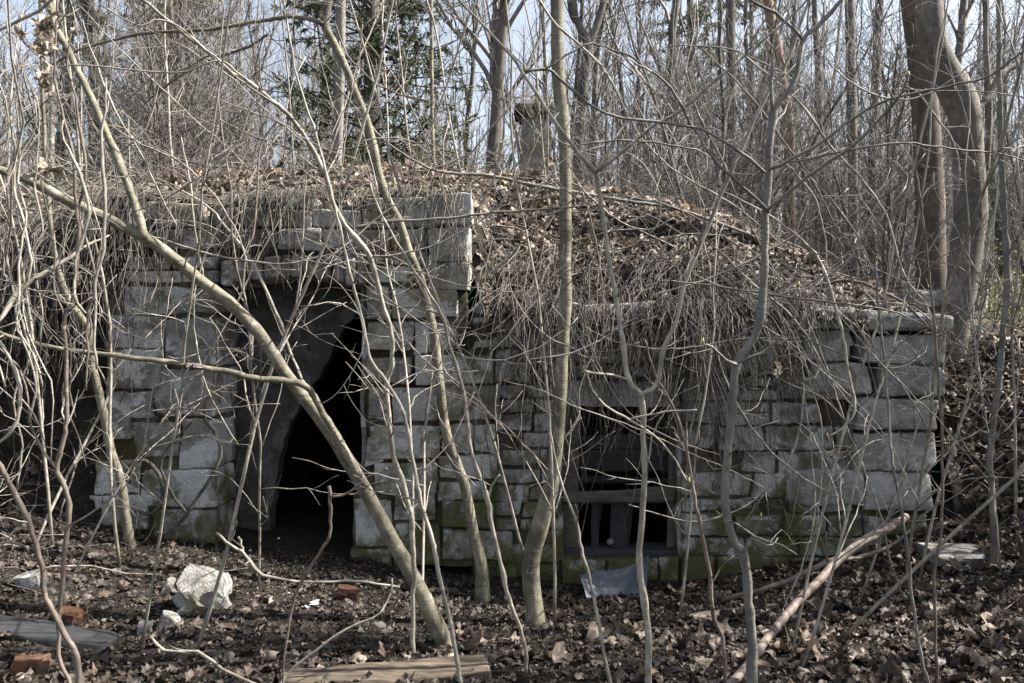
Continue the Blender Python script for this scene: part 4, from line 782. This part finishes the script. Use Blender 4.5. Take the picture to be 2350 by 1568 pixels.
# evergreen trees
def evergreen(name, label, X, d, H, R, seed, mat='needle', nb=150, fol=70, sz=0.055, droop=0.06, start=0.08, trunk='dark_bark', rt=0.2, spread=1.0):
    g = np.random.default_rng(seed); x, y, _ = P(X, 784, d); z = float(plateau(np.array(x), np.array(y)))
    root = thing(name, label, 'tree', (x, y, z)); m = MB()
    n = 14; tp = np.stack([x+np.cumsum(g.normal(size=n))*0.02, y+np.cumsum(g.normal(size=n))*0.02, z-0.1+np.linspace(0, H, n)], -1)
    tr = np.linspace(rt, 0.03, n); tubes(m, tp[None], tr[None], 10, 0.3); m.build('trunk', M[trunk], root)
    h = g.uniform(start, 0.97, nb); az = g.uniform(0, 6.28, nb); L = R*(1.05-h)**0.75*g.uniform(0.55, 1.1, nb)
    p0 = np.stack([np.interp(h, np.linspace(0, 1, n), tp[:, i]) for i in range(3)], -1)
    d_ = np.stack([np.cos(az), np.sin(az), g.uniform(-0.1, 0.25, nb)], -1)
    k = 9; bp = np.zeros((nb, k, 3)); bp[:, 0] = p0
    for s in range(1, k):
        d_ = norm(d_+g.normal(size=d_.shape)*0.10+np.array([0, 0, -droop+0.02*s*droop/0.06])); bp[:, s] = bp[:, s-1]+d_*(L/(k-1))[:, None]
    br = (0.012+0.012*L/R)[:, None]*np.linspace(1, 0.25, k)[None]
    m = MB(); tubes(m, bp, br, 5)
    s1, r1 = grow(bp, br, 6, 0.2, 0.75, 5, (35, 65), -0.15, 0.12, (0.25, 1.0), 0.55, 0.004, 0.5, g, 0.03, lsc=np.clip(L/R*1.2, 0.3, 1)); tubes(m, s1, r1, 3)
    m.build('limbs', M[trunk], root)
    m = MB(); cb = s1.reshape(-1, 5, 3); nn = len(cb)
    t = g.uniform(0.15, 1.0, (nn, fol//6))*3.999; i = t.astype(int); f = (t-i)[..., None]; ar = np.arange(nn)[:, None]
    c = (cb[ar, i]*(1-f)+cb[ar, i+1]*f).reshape(-1, 3); tn = norm(cb[ar, i+1]-cb[ar, i]).reshape(-1, 3)
    # each sprig: a narrow two-quad blade
    q = len(c); ax = norm(tn+g.normal(size=(q, 3))*0.75+np.array([0, 0, -0.25])); sd = norm(np.cross(ax, g.normal(size=(q, 3)))); ln = g.uniform(0.7, 1.8, q)[:, None]*sz*1.6*spread; wd = g.uniform(0.5, 1, q)[:, None]*sz*0.28
    up = np.cross(ax, sd)*wd*0.5
    V = np.stack([c-sd*wd*0.4, c+sd*wd*0.4, c+ax*ln*0.6+sd*wd+up, c+ax*ln*0.6-sd*wd+up, c+ax*ln], 1).reshape(-1, 3)
    b0 = (np.arange(q)*5)[:, None]
    m.add(V, [b0+np.array([[0, 1, 2, 3]]), b0+np.array([[3, 2, 4]])], np.repeat(np.clip(np.repeat(g.random(nn), fol//6)*0.6+g.random(q)*0.4, 0, 1), 5))
    m.build('crown', M[mat], root, smooth=False); return root
evergreen('spruce_tree', 'dark green drooping spruce behind the mound, above the doorway', 850, 13.0, 12, 2.7, 71, nb=460, fol=200, sz=0.038, start=0.02, spread=1.2)
evergreen('pine_tree', 'yellowish green pine far behind the upper left branches', 410, 17, 12, 2.2, 72, 'pneedle', 260, 120, 0.06, 0.02, 0.1, 'bg_bark')
evergreen('pine_tree', 'faint green pine at the top, right of the forked tree', 1590, 22, 15, 2.6, 73, 'pneedle', 150, 120, 0.07, 0.02, 0.3, 'bg_bark')
evergreen('spruce_tree', 'small far spruce at the left edge among bare trees', 210, 24, 10, 2.0, 74, 'needle', 90, 180, 0.06, 0.05, 0.03)
evergreen('pine_tree', 'distant pine between the orange pine and the dark trunk', 1720, 30, 16, 3.0, 75, 'pneedle', 70, 150, 0.08, 0.02, 0.25, 'bg_bark')

# background wood: individual bare trees from a few prototypes
def proto(seed, H, r0, k1, k2, k3, stems=1, up=0.35, l1=(0.8, 2.4)):
    g = np.random.default_rng(seed); n = 16; T = []; R = []
    for s in range(stems):
        lean = g.normal(size=2)*(0.35 if stems > 1 else 0.04)*H*0.5
        t = np.linspace(0, 1, n); b = vnoise(np.stack([t*4, t*0+s, t*0+seed], -1), 1.0, seed)*0.05*H*t[:, None]
        T.append(np.stack([lean[0]*t+b[:, 0], lean[1]*t+b[:, 1], t*H*g.uniform(0.8, 1.0)], -1)); R.append(r0*g.uniform(0.75, 1)*(1-0.8*t)+0.004)
    T = np.array(T); R = np.array(R)
    a = MB(); tubes(a, T, R, 8, 0.4)
    c1, r1 = grow(T, R, k1, l1[0], l1[1], 8, (25, 60), up, 0.13, (0.10, 1.0), 0.5, 0.006, 0.3, g)
    c2, r2 = grow(c1, r1, k2, 0.3, 1.1, 6, (25, 60), up*0.8, 0.15, (0.2, 1.0), 0.55, 0.0032, 0.4, g)
    c3, r3 = grow(c2, r2, k3, 0.12, 0.5, 4, (25, 60), up*0.5, 0.18, (0.2, 1.0), 0.6, 0.0022, 0.5, g)
    b = MB(); tubes(b, c1, r1, 5); tubes(b, c2, r2, 4); tubes(b, c3, r3, 3)
    return a.mesh('trunk', M['bg_bark']), b.mesh('crown', M['bgtwig'])
PT = [proto(201, 11, 0.075, 34, 5, 3), proto(202, 9, 0.05, 30, 5, 3), proto(203, 12, 0.10, 36, 5, 3), proto(204, 8, 0.04, 28, 5, 3), proto(205, 10, 0.06, 18, 5, 3, 2)]
PS = [proto(211, 3.2, 0.018, 12, 5, 3, 5, 0.3, (0.4, 1.2)), proto(212, 4.2, 0.022, 12, 5, 3, 4, 0.3, (0.5, 1.4)), proto(213, 2.6, 0.014, 11, 5, 3, 6, 0.25, (0.4, 1.0))]
def plant(name, label, cat, group, meshes, loc, rz, sc):
    root = thing(name, label, cat, loc, group); root.rotation_euler = (0, 0, rz); root.scale = (sc, sc, sc)
    for nm, me in zip(('trunk', 'crown'), meshes):
        o = bpy.data.objects.new(nm, me); COL.objects.link(o); o.parent = root
g = np.random.default_rng(99)
for i in range(125):
    d = 9.5+22*g.random()**0.9; X = g.uniform(-150, 2500)
    if 560 < X < 1080 and d < 15: d = 15+8*g.random()
    if 1680 < X < 1900 and d < 14: d = 14+8*g.random()
    x, y, _ = P(X, 784, d); z = float(surf(np.array([x]), np.array([y]))[0])-0.1
    plant('bare_tree', 'slender bare grey tree among many alike in the wood behind the mound', 'tree', 'bare trees of the background wood', PT[g.integers(0, 5)], (x, y, z), g.uniform(0, 6.28), g.uniform(0.8, 1.25))
for i in range(46):
    d = 8.4+9*g.random(); X = g.uniform(-150, 2500)
    if 620 < X < 1040 or 1700 < X < 1860: d += 7
    x, y, _ = P(X, 784, d); z = float(surf(np.array([x]), np.array([y]))[0])-0.05
    plant('bare_shrub', 'bare many-stemmed shrub among many alike behind the mound crest', 'shrub', 'bare shrubs behind the mound', PS[g.integers(0, 3)], (x, y, z), g.uniform(0, 6.28), g.uniform(0.8, 1.3))
for i in range(4):      # unseen shrubs added beyond the right edge to cast dappled shade
    y = g.uniform(-4.2, 1.5); x = 0.66*(y+CD)+1.5+2.5*g.random(); z = float(surf(np.array([x]), np.array([y]))[0])-0.05
    plant('bare_shrub', 'unseen bare shrub added beyond the right-hand edge to cast dappled shade', 'shrub', 'added shade shrubs on the right bank', PS[g.integers(0, 3)], (x, y, z), g.uniform(0, 6.28), g.uniform(0.8, 1.2))
for i, (x, y) in enumerate([(4.0, -0.9), (4.6, -1.9), (3.9, -2.5), (5.6, -1.2), (5.2, -2.9), (4.9, -0.2)]):  # unseen trees added so their crowns dapple the front ground with shade
    z = float(surf(np.array([x]), np.array([y]))[0])-0.05
    plant('bare_tree', 'unseen bare tree added beyond the right-hand edge to cast dappled shade', 'tree', 'added shade trees on the right bank', PT[i % 4], (x, y, z), i*1.3, 0.8)
# far wood, one mass
m = MB(); T = 620; d = g.uniform(32, 75, T); X = g.uniform(-300, 2650, T)
x = (X-1175)/F*d; y = d-CD; z = plateau(x, y); n = 8; H = g.uniform(9, 17, T); t = np.linspace(0, 1, n)
ln = g.normal(size=(T, 2))*0.06
pts = np.stack([x[:, None]+ln[:, :1]*H[:, None]*t+g.normal(size=(T, n))*0.06, y[:, None]+ln[:, 1:]*H[:, None]*t, z[:, None]-0.2+H[:, None]*t], -1)
rr = g.uniform(0.03, 0.16, T)[:, None]*(1-0.75*t)[None]
tubes(m, pts, rr, 5)
c1, r1 = grow(pts, rr, 13, 1.0, 3.2, 5, (25, 60), 0.35, 0.14, (0.05, 1.0), 0.4, 0.012, 0.4, g); tubes(m, c1, r1, 3, cap=False)
c2, r2 = grow(c1, r1, 3, 0.4, 1.4, 3, (25, 60), 0.3, 0.2, (0.2, 1.0), 0.6, 0.009, 0.5, g); tubes(m, c2, r2, 3, cap=False)
tag(m.build('far_wood', M['bgtwig']), 'distant bare wood reading as one hazy grey mass', 'woods', None, 'stuff')
# young saplings in front of the wall and on the mound
SP = []
for s in range(5):
    g2 = np.random.default_rng(300+s); n = 18; t = np.linspace(0, 1, n); H = 3.6+0.5*s
    b = vnoise(np.stack([t*5, t*0, t*0+s], -1), 1.0, 30+s)*0.30*t[:, None]; lean = g2.normal(size=2)*0.9
    Tm = np.stack([lean[0]*t**1.5+b[:, 0], lean[1]*t**1.5*0.5+b[:, 1], H*t], -1)[None]; Rm = (0.0085*(1-0.72*t)+0.001)[None]
    a = MB(); tubes(a, Tm, Rm, 7, 0.3)
    c1, r1 = grow(Tm, Rm, 15, 0.3, 1.0, 9, (30, 65), 0.15, 0.14, (0.12, 1.0), 0.6, 0.0018, 0.4, g2, 0.02)
    c2, r2 = grow(c1, r1, 3, 0.1, 0.4, 5, (30, 60), 0.1, 0.15, (0.25, 1.0), 0.65, 0.0014, 0.5, g2)
    parts = [a.mesh('stem', M['pale_stem'])]
    for j in range(15):
        b_ = MB(); tubes(b_, c1[j:j+1], r1[j:j+1], 5); tubes(b_, c2[j*3:j*3+3], r2[j*3:j*3+3], 4); parts.append(b_.mesh('branch', M['twig']))
    SP.append(parts)
g = np.random.default_rng(123)
def sap(n, xr, dr, label, group):
    for i in range(n):
        X = g.uniform(*xr); d = g.uniform(*dr); x, y, _ = P(X, 784, d); z = float(surf(np.array([x]), np.array([y]))[0])-0.03
        root = thing('young_sapling', label, 'sapling', (x, y, z), group); root.rotation_euler = (g.normal()*0.22, g.normal()*0.30, g.uniform(0, 6.28)); s = g.uniform(0.7, 1.2); root.scale = (s, s, s)
        for nm, me in zip(['stem']+['branch']*15, SP[g.integers(0, 5)]):
            o = bpy.data.objects.new(nm, me); COL.objects.link(o); o.parent = root
sap(8, (-100, 700), (3.9, 5.3), 'young pencil-thin bare sapling in the thicket left of the doorway', 'thin saplings left of the doorway')
sap(5, (950, 1700), (4.0, 5.3), 'young pencil-thin bare sapling close before the wall and window', 'thin saplings before the wall')
sap(9, (1700, 2450), (3.6, 5.4), 'young pencil-thin bare sapling on the leafy ground before the wall corner', 'thin saplings by the wall corner')
sap(20, (-150, 2450), (6.6, 8.6), 'young pencil-thin bare sapling growing on top of the mound', 'thin saplings on the mound')

# ------------------------------------------------------------------ debris
def gp(X, Y):
    """where the picture ray meets the ground in front of the wall"""
    for d in np.arange(2.2, 7.5, 0.02):
        p_ = P(X, Y, d)
        if p_[2] <= float(surf(np.array([p_[0]]), np.array([p_[1]]))[0]): return p_
    return P(X, Y, 4)
def lump(name, label, cat, X, Y, size, mat, seed, rot=(0, 0, 0), facets=9, parent=None, group=None, rough=0.10):
    g = np.random.default_rng(seed); bm = bmesh.new()
    bmesh.ops.create_cube(bm, size=1.0); bmesh.ops.subdivide_edges(bm, edges=bm.edges, cuts=5, use_grid_fill=True)
    for c in range(facets):      # chip planes off the block
        nrm = g.normal(size=3); nrm /= np.linalg.norm(nrm); o_ = g.uniform(0.42, 0.62)
        for v in bm.verts:
            s_ = v.co.dot(Vector(nrm))-o_
            if s_ > 0: v.co -= Vector(nrm)*s_*0.9
    p_ = gp(X, Y); me = bpy.data.meshes.new(name)
    for v in bm.verts:
        q_ = vnoise(np.array([v.co[:]]), 5, seed)[0]*rough*0.4; v.co += Vector(q_); v.co = Vector((v.co.x*size[0], v.co.y*size[1], v.co.z*size[2]))
    bm.to_mesh(me); bm.free(); me.materials.append(mat)
    o = bpy.data.objects.new(name, me); COL.objects.link(o); o.rotation_euler = rot; o.location = (p_[0], p_[1], p_[2]+size[2]*0.20)
    tag(o, label, cat, group); return o
lump('broken_block', 'large broken pale stone block lying tilted before the doorway', 'stone', 462, 1392, (0.27, 0.20, 0.25), M['whitestone'], 4, (0.45, 0.35, 0.5), 11, rough=0.3)
lump('stone_flake', 'thin upright pale flake leaning left of the large broken block', 'stone', 385, 1362, (0.05, 0.06, 0.13), M['whitestone'], 2, (0, 0.35, 0.2))
lump('white_stone', 'white angular stone below the large broken block', 'stone', 388, 1440, (0.10, 0.08, 0.11), M['whitestone'], 3, (0.2, 0.3, 0.5))
lump('tan_stone', 'small rounded tan stone lying lowest of the loose stones near the plank end', 'stone', 330, 1452, (0.075, 0.07, 0.07), M['concrete'], 4, (0.2, 0.3, 0.5), 12)
lump('white_stone', 'white topped dark stone at the far left behind the crooked stem', 'stone', 68, 1350, (0.12, 0.10, 0.12), M['whitestone'], 5, (0.1, -0.2, 0.3))
lump('broken_brick', 'reddish broken brick lying just behind the dark plank', 'brick', 150, 1428, (0.18, 0.10, 0.10), M['brick'], 6, (0.1, 0.08, -0.25), 3)
lump('broken_brick', 'dull orange-red broken brick in the bottom left corner', 'brick', 70, 1540, (0.15, 0.09, 0.08), M['brick'], 7, (0.1, 0.1, 0.4), 4)
lump('broken_brick', 'dull dark red brick fragment in the shade below the doorway', 'brick', 797, 1378, (0.12, 0.07, 0.12), M['darkbrick'], 8, (0.1, 0.1, 0.2), 4)
lump('stone_slab', 'flat grey slab lying on the leafy bank right of the wall corner', 'stone', 2195, 1285, (0.40, 0.26, 0.10), M['concrete'], 9, (0.1, 0.05, 0.1), 7)
lump('stone_slab', 'grey block resting on the capstones before the reddish trunk', 'stone', 2110, 700, (0.42, 0.25, 0.16), M['quoin'], 10, (0, 0.05, 0), 4).location = P(2115, 690, 6.6)
def beam(name, label, A, B, w, h, mat, seed):
    a, b = gp(*A), gp(*B); L = np.linalg.norm(b-a); m = MB()
    stone_block(m, -L/2, L/2, -w/2, w/2, -h/2, h/2, seed, res=0.05, r=0.012, amp=0.008, jit=0.012)
    stone_block(m, -L/2+0.01, L/2-0.03, w/2-0.03, w/2+0.015, -h/2+0.005, h/2-0.01, seed+1, res=0.05, r=0.012, amp=0.008)
    o = m.build(name, mat, weld=True); c = (a+b)/2; o.location = (c[0], c[1], c[2]+h*0.12)
    v = Vector(b-a); o.rotation_euler = (0.1, -math.atan2(v.z, math.hypot(v.x, v.y)), math.atan2(v.y, v.x)); tag(o, label, 'timber'); return o
beam('charred_plank', 'blackened plank lying on the ground at the lower left', (-60, 1445), (258, 1492), 0.16, 0.08, M['darkwood'], 21)
beam('rotten_timber', 'weathered brown timber lying along the bottom edge near the leaning tree foot', (640, 1590), (1120, 1545), 0.15, 0.10, M['brownwood'], 23)
beam('old_board', 'thin mossy board half buried in leaves below the right wall', (1590, 1425), (1790, 1400), 0.10, 0.03, M['wood'], 25)
# bent zinc sheet under the window
p_ = gp(1405, 1352)-np.array([0, 0.02, 0]); p_[1] = min(p_[1], -0.28); m = MB(); nx, ny = 14, 8
u, v = np.meshgrid(np.linspace(-1, 1, nx), np.linspace(0, 1, ny))
x_ = p_[0]+u*0.235*(0.78+0.22*v); z_ = p_[2]-0.02+v*0.17+0.10*np.clip(u, 0, 1)**2*v-0.03*(1-u**2)*(1-v)+0.02*u; y_ = p_[1]-0.06+0.14*v**1.5-0.06*u*u
V = np.stack([x_, y_, z_], -1).reshape(-1, 3); k = (np.arange(ny-1)[:, None]*nx+np.arange(nx-1)[None]).ravel(); q4 = np.stack([k, k+1, k+nx+1, k+nx], -1)
m.add(np.vstack([V, V+np.array([0, 0.004, 0])]), [q4, (q4+nx*ny)[:, ::-1].copy()]); tag(m.build('metal_sheet', M['zinc']), 'bent bluish grey metal sheet lying under the window', 'metal sheet')
# white ball on the sill
bm = bmesh.new(); bmesh.ops.create_icosphere(bm, subdivisions=3, radius=0.026)
for v in bm.verts:
    v.co.z *= 0.92; v.co += Vector(vnoise(np.array([v.co[:]]), 30, 2)[0]*0.002)
me = bpy.data.meshes.new('plastic_ball'); bm.to_mesh(me); bm.free(); me.materials.append(M['concrete']); me.polygons.foreach_set('use_smooth', np.ones(len(me.polygons), bool))
o = bpy.data.objects.new('plastic_ball', me); COL.objects.link(o); o.location = (*D2(1400, 1244, 0.09)[:1], 0.09, D2(1400, 1244, 0.09)[1]); tag(o, 'small dull white ball resting on the window sill', 'ball')
g = np.random.default_rng(77)
for X, Y, s in [(722, 1386, 0.05), (660, 1368, 0.03), (575, 1268, 0.025), (845, 1330, 0.025), (640, 1240, 0.02), (700, 1398, 0.035)]:
    m = MB(); c = gp(X, Y)+np.array([0, 0, 0.012]); leaves(m, c[None], np.array([[0, 0, 1.]]), np.array([s]), g, np.array([0.5]), 0.3, 0.6)
    o = m.build('paper_scrap', M['scrap'], smooth=False); tag(o, 'tiny crumpled white scrap on the dark ground below the doorway', 'litter', 'white scraps before the doorway')

# withered leaves caught in the branches
def clump(label, X, Y, d, n, size, spread, seed):
    g = np.random.default_rng(seed); m = MB(); c = P(X, Y, d)+g.normal(size=(n, 3))*np.array(spread)
    leaves(m, c, g.normal(size=(n, 3)), g.uniform(size*0.6, size, n), g, np.clip(g.random(n)*0.5+0.45, 0, 1), 0.8, 1.6)
    root = m.build('withered_leaves', M['leaf'], smooth=False); tag(root, label, 'dead leaves'); return root
clump('hanging bunch of withered brown leaves at the upper left corner', 98, 75, 2.7, 26, 0.030, (0.018, 0.02, 0.10), 1)
clump('long dangling strip of withered leaves below the upper left bunch', 105, 165, 2.75, 26, 0.024, (0.012, 0.015, 0.06), 2)
clump('small cluster of withered leaves caught above the leaning trunk at left', 90, 388, 3.0, 7, 0.04, (0.02, 0.02, 0.03), 3)
clump('tiny pair of withered leaves hanging near the top left', 174, 80, 2.8, 2, 0.028, (0.004, 0.004, 0.006), 4)
clump('brown withered leaves caught in the vines on the right wall', 1790, 850, 3.9, 4, 0.035, (0.03, 0.02, 0.04), 5)
clump('curled dead leaf hanging in the twigs before the right wall', 1905, 1015, 3.4, 3, 0.03, (0.01, 0.01, 0.02), 6)
clump('withered leaves snagged beside the vent shaft', 1262, 365, 8.0, 12, 0.05, (0.05, 0.04, 0.06), 7)
# budding bush at far right
g = np.random.default_rng(55); pb = P(2310, 640, 10); zb = float(surf(np.array([pb[0]]), np.array([pb[1]]))[0]); root = thing('budding_bush', 'bush with tiny fresh green leaves at the right edge of the wood', 'bush', (pb[0], pb[1], zb))
T = 26; m = MB(); a, rr = strands(m, np.tile([pb[0], pb[1], zb], (T, 1))+g.normal(size=(T, 3))*[0.25, 0.25, 0], np.stack([g.normal(size=T)*0.4, g.normal(size=T)*0.4, np.ones(T)], -1), g.uniform(0.7, 1.7, T), 8, 0.0, 0.12, (0.004, 0.007), g)
c, cr = grow(a, rr, 8, 0.15, 0.5, 5, (30, 60), 0.1, 0.15, (0.2, 1), 0.6, 0.002, 0.5, g); tubes(m, c, cr, 3); m.build('stems', M['bgtwig'], root)
m = MB(); cc = c[:, 1:].reshape(-1, 3); cc = cc[g.random(len(cc)) < 0.9]; cc = np.repeat(cc, 2, 0)+g.normal(size=(len(cc)*2, 3))*0.02; leaves(m, cc, g.normal(size=cc.shape), g.uniform(0.012, 0.024, len(cc)), g, None, 0.6, 0.5, False); m.build('foliage', M['greenleaf'], root, smooth=False)
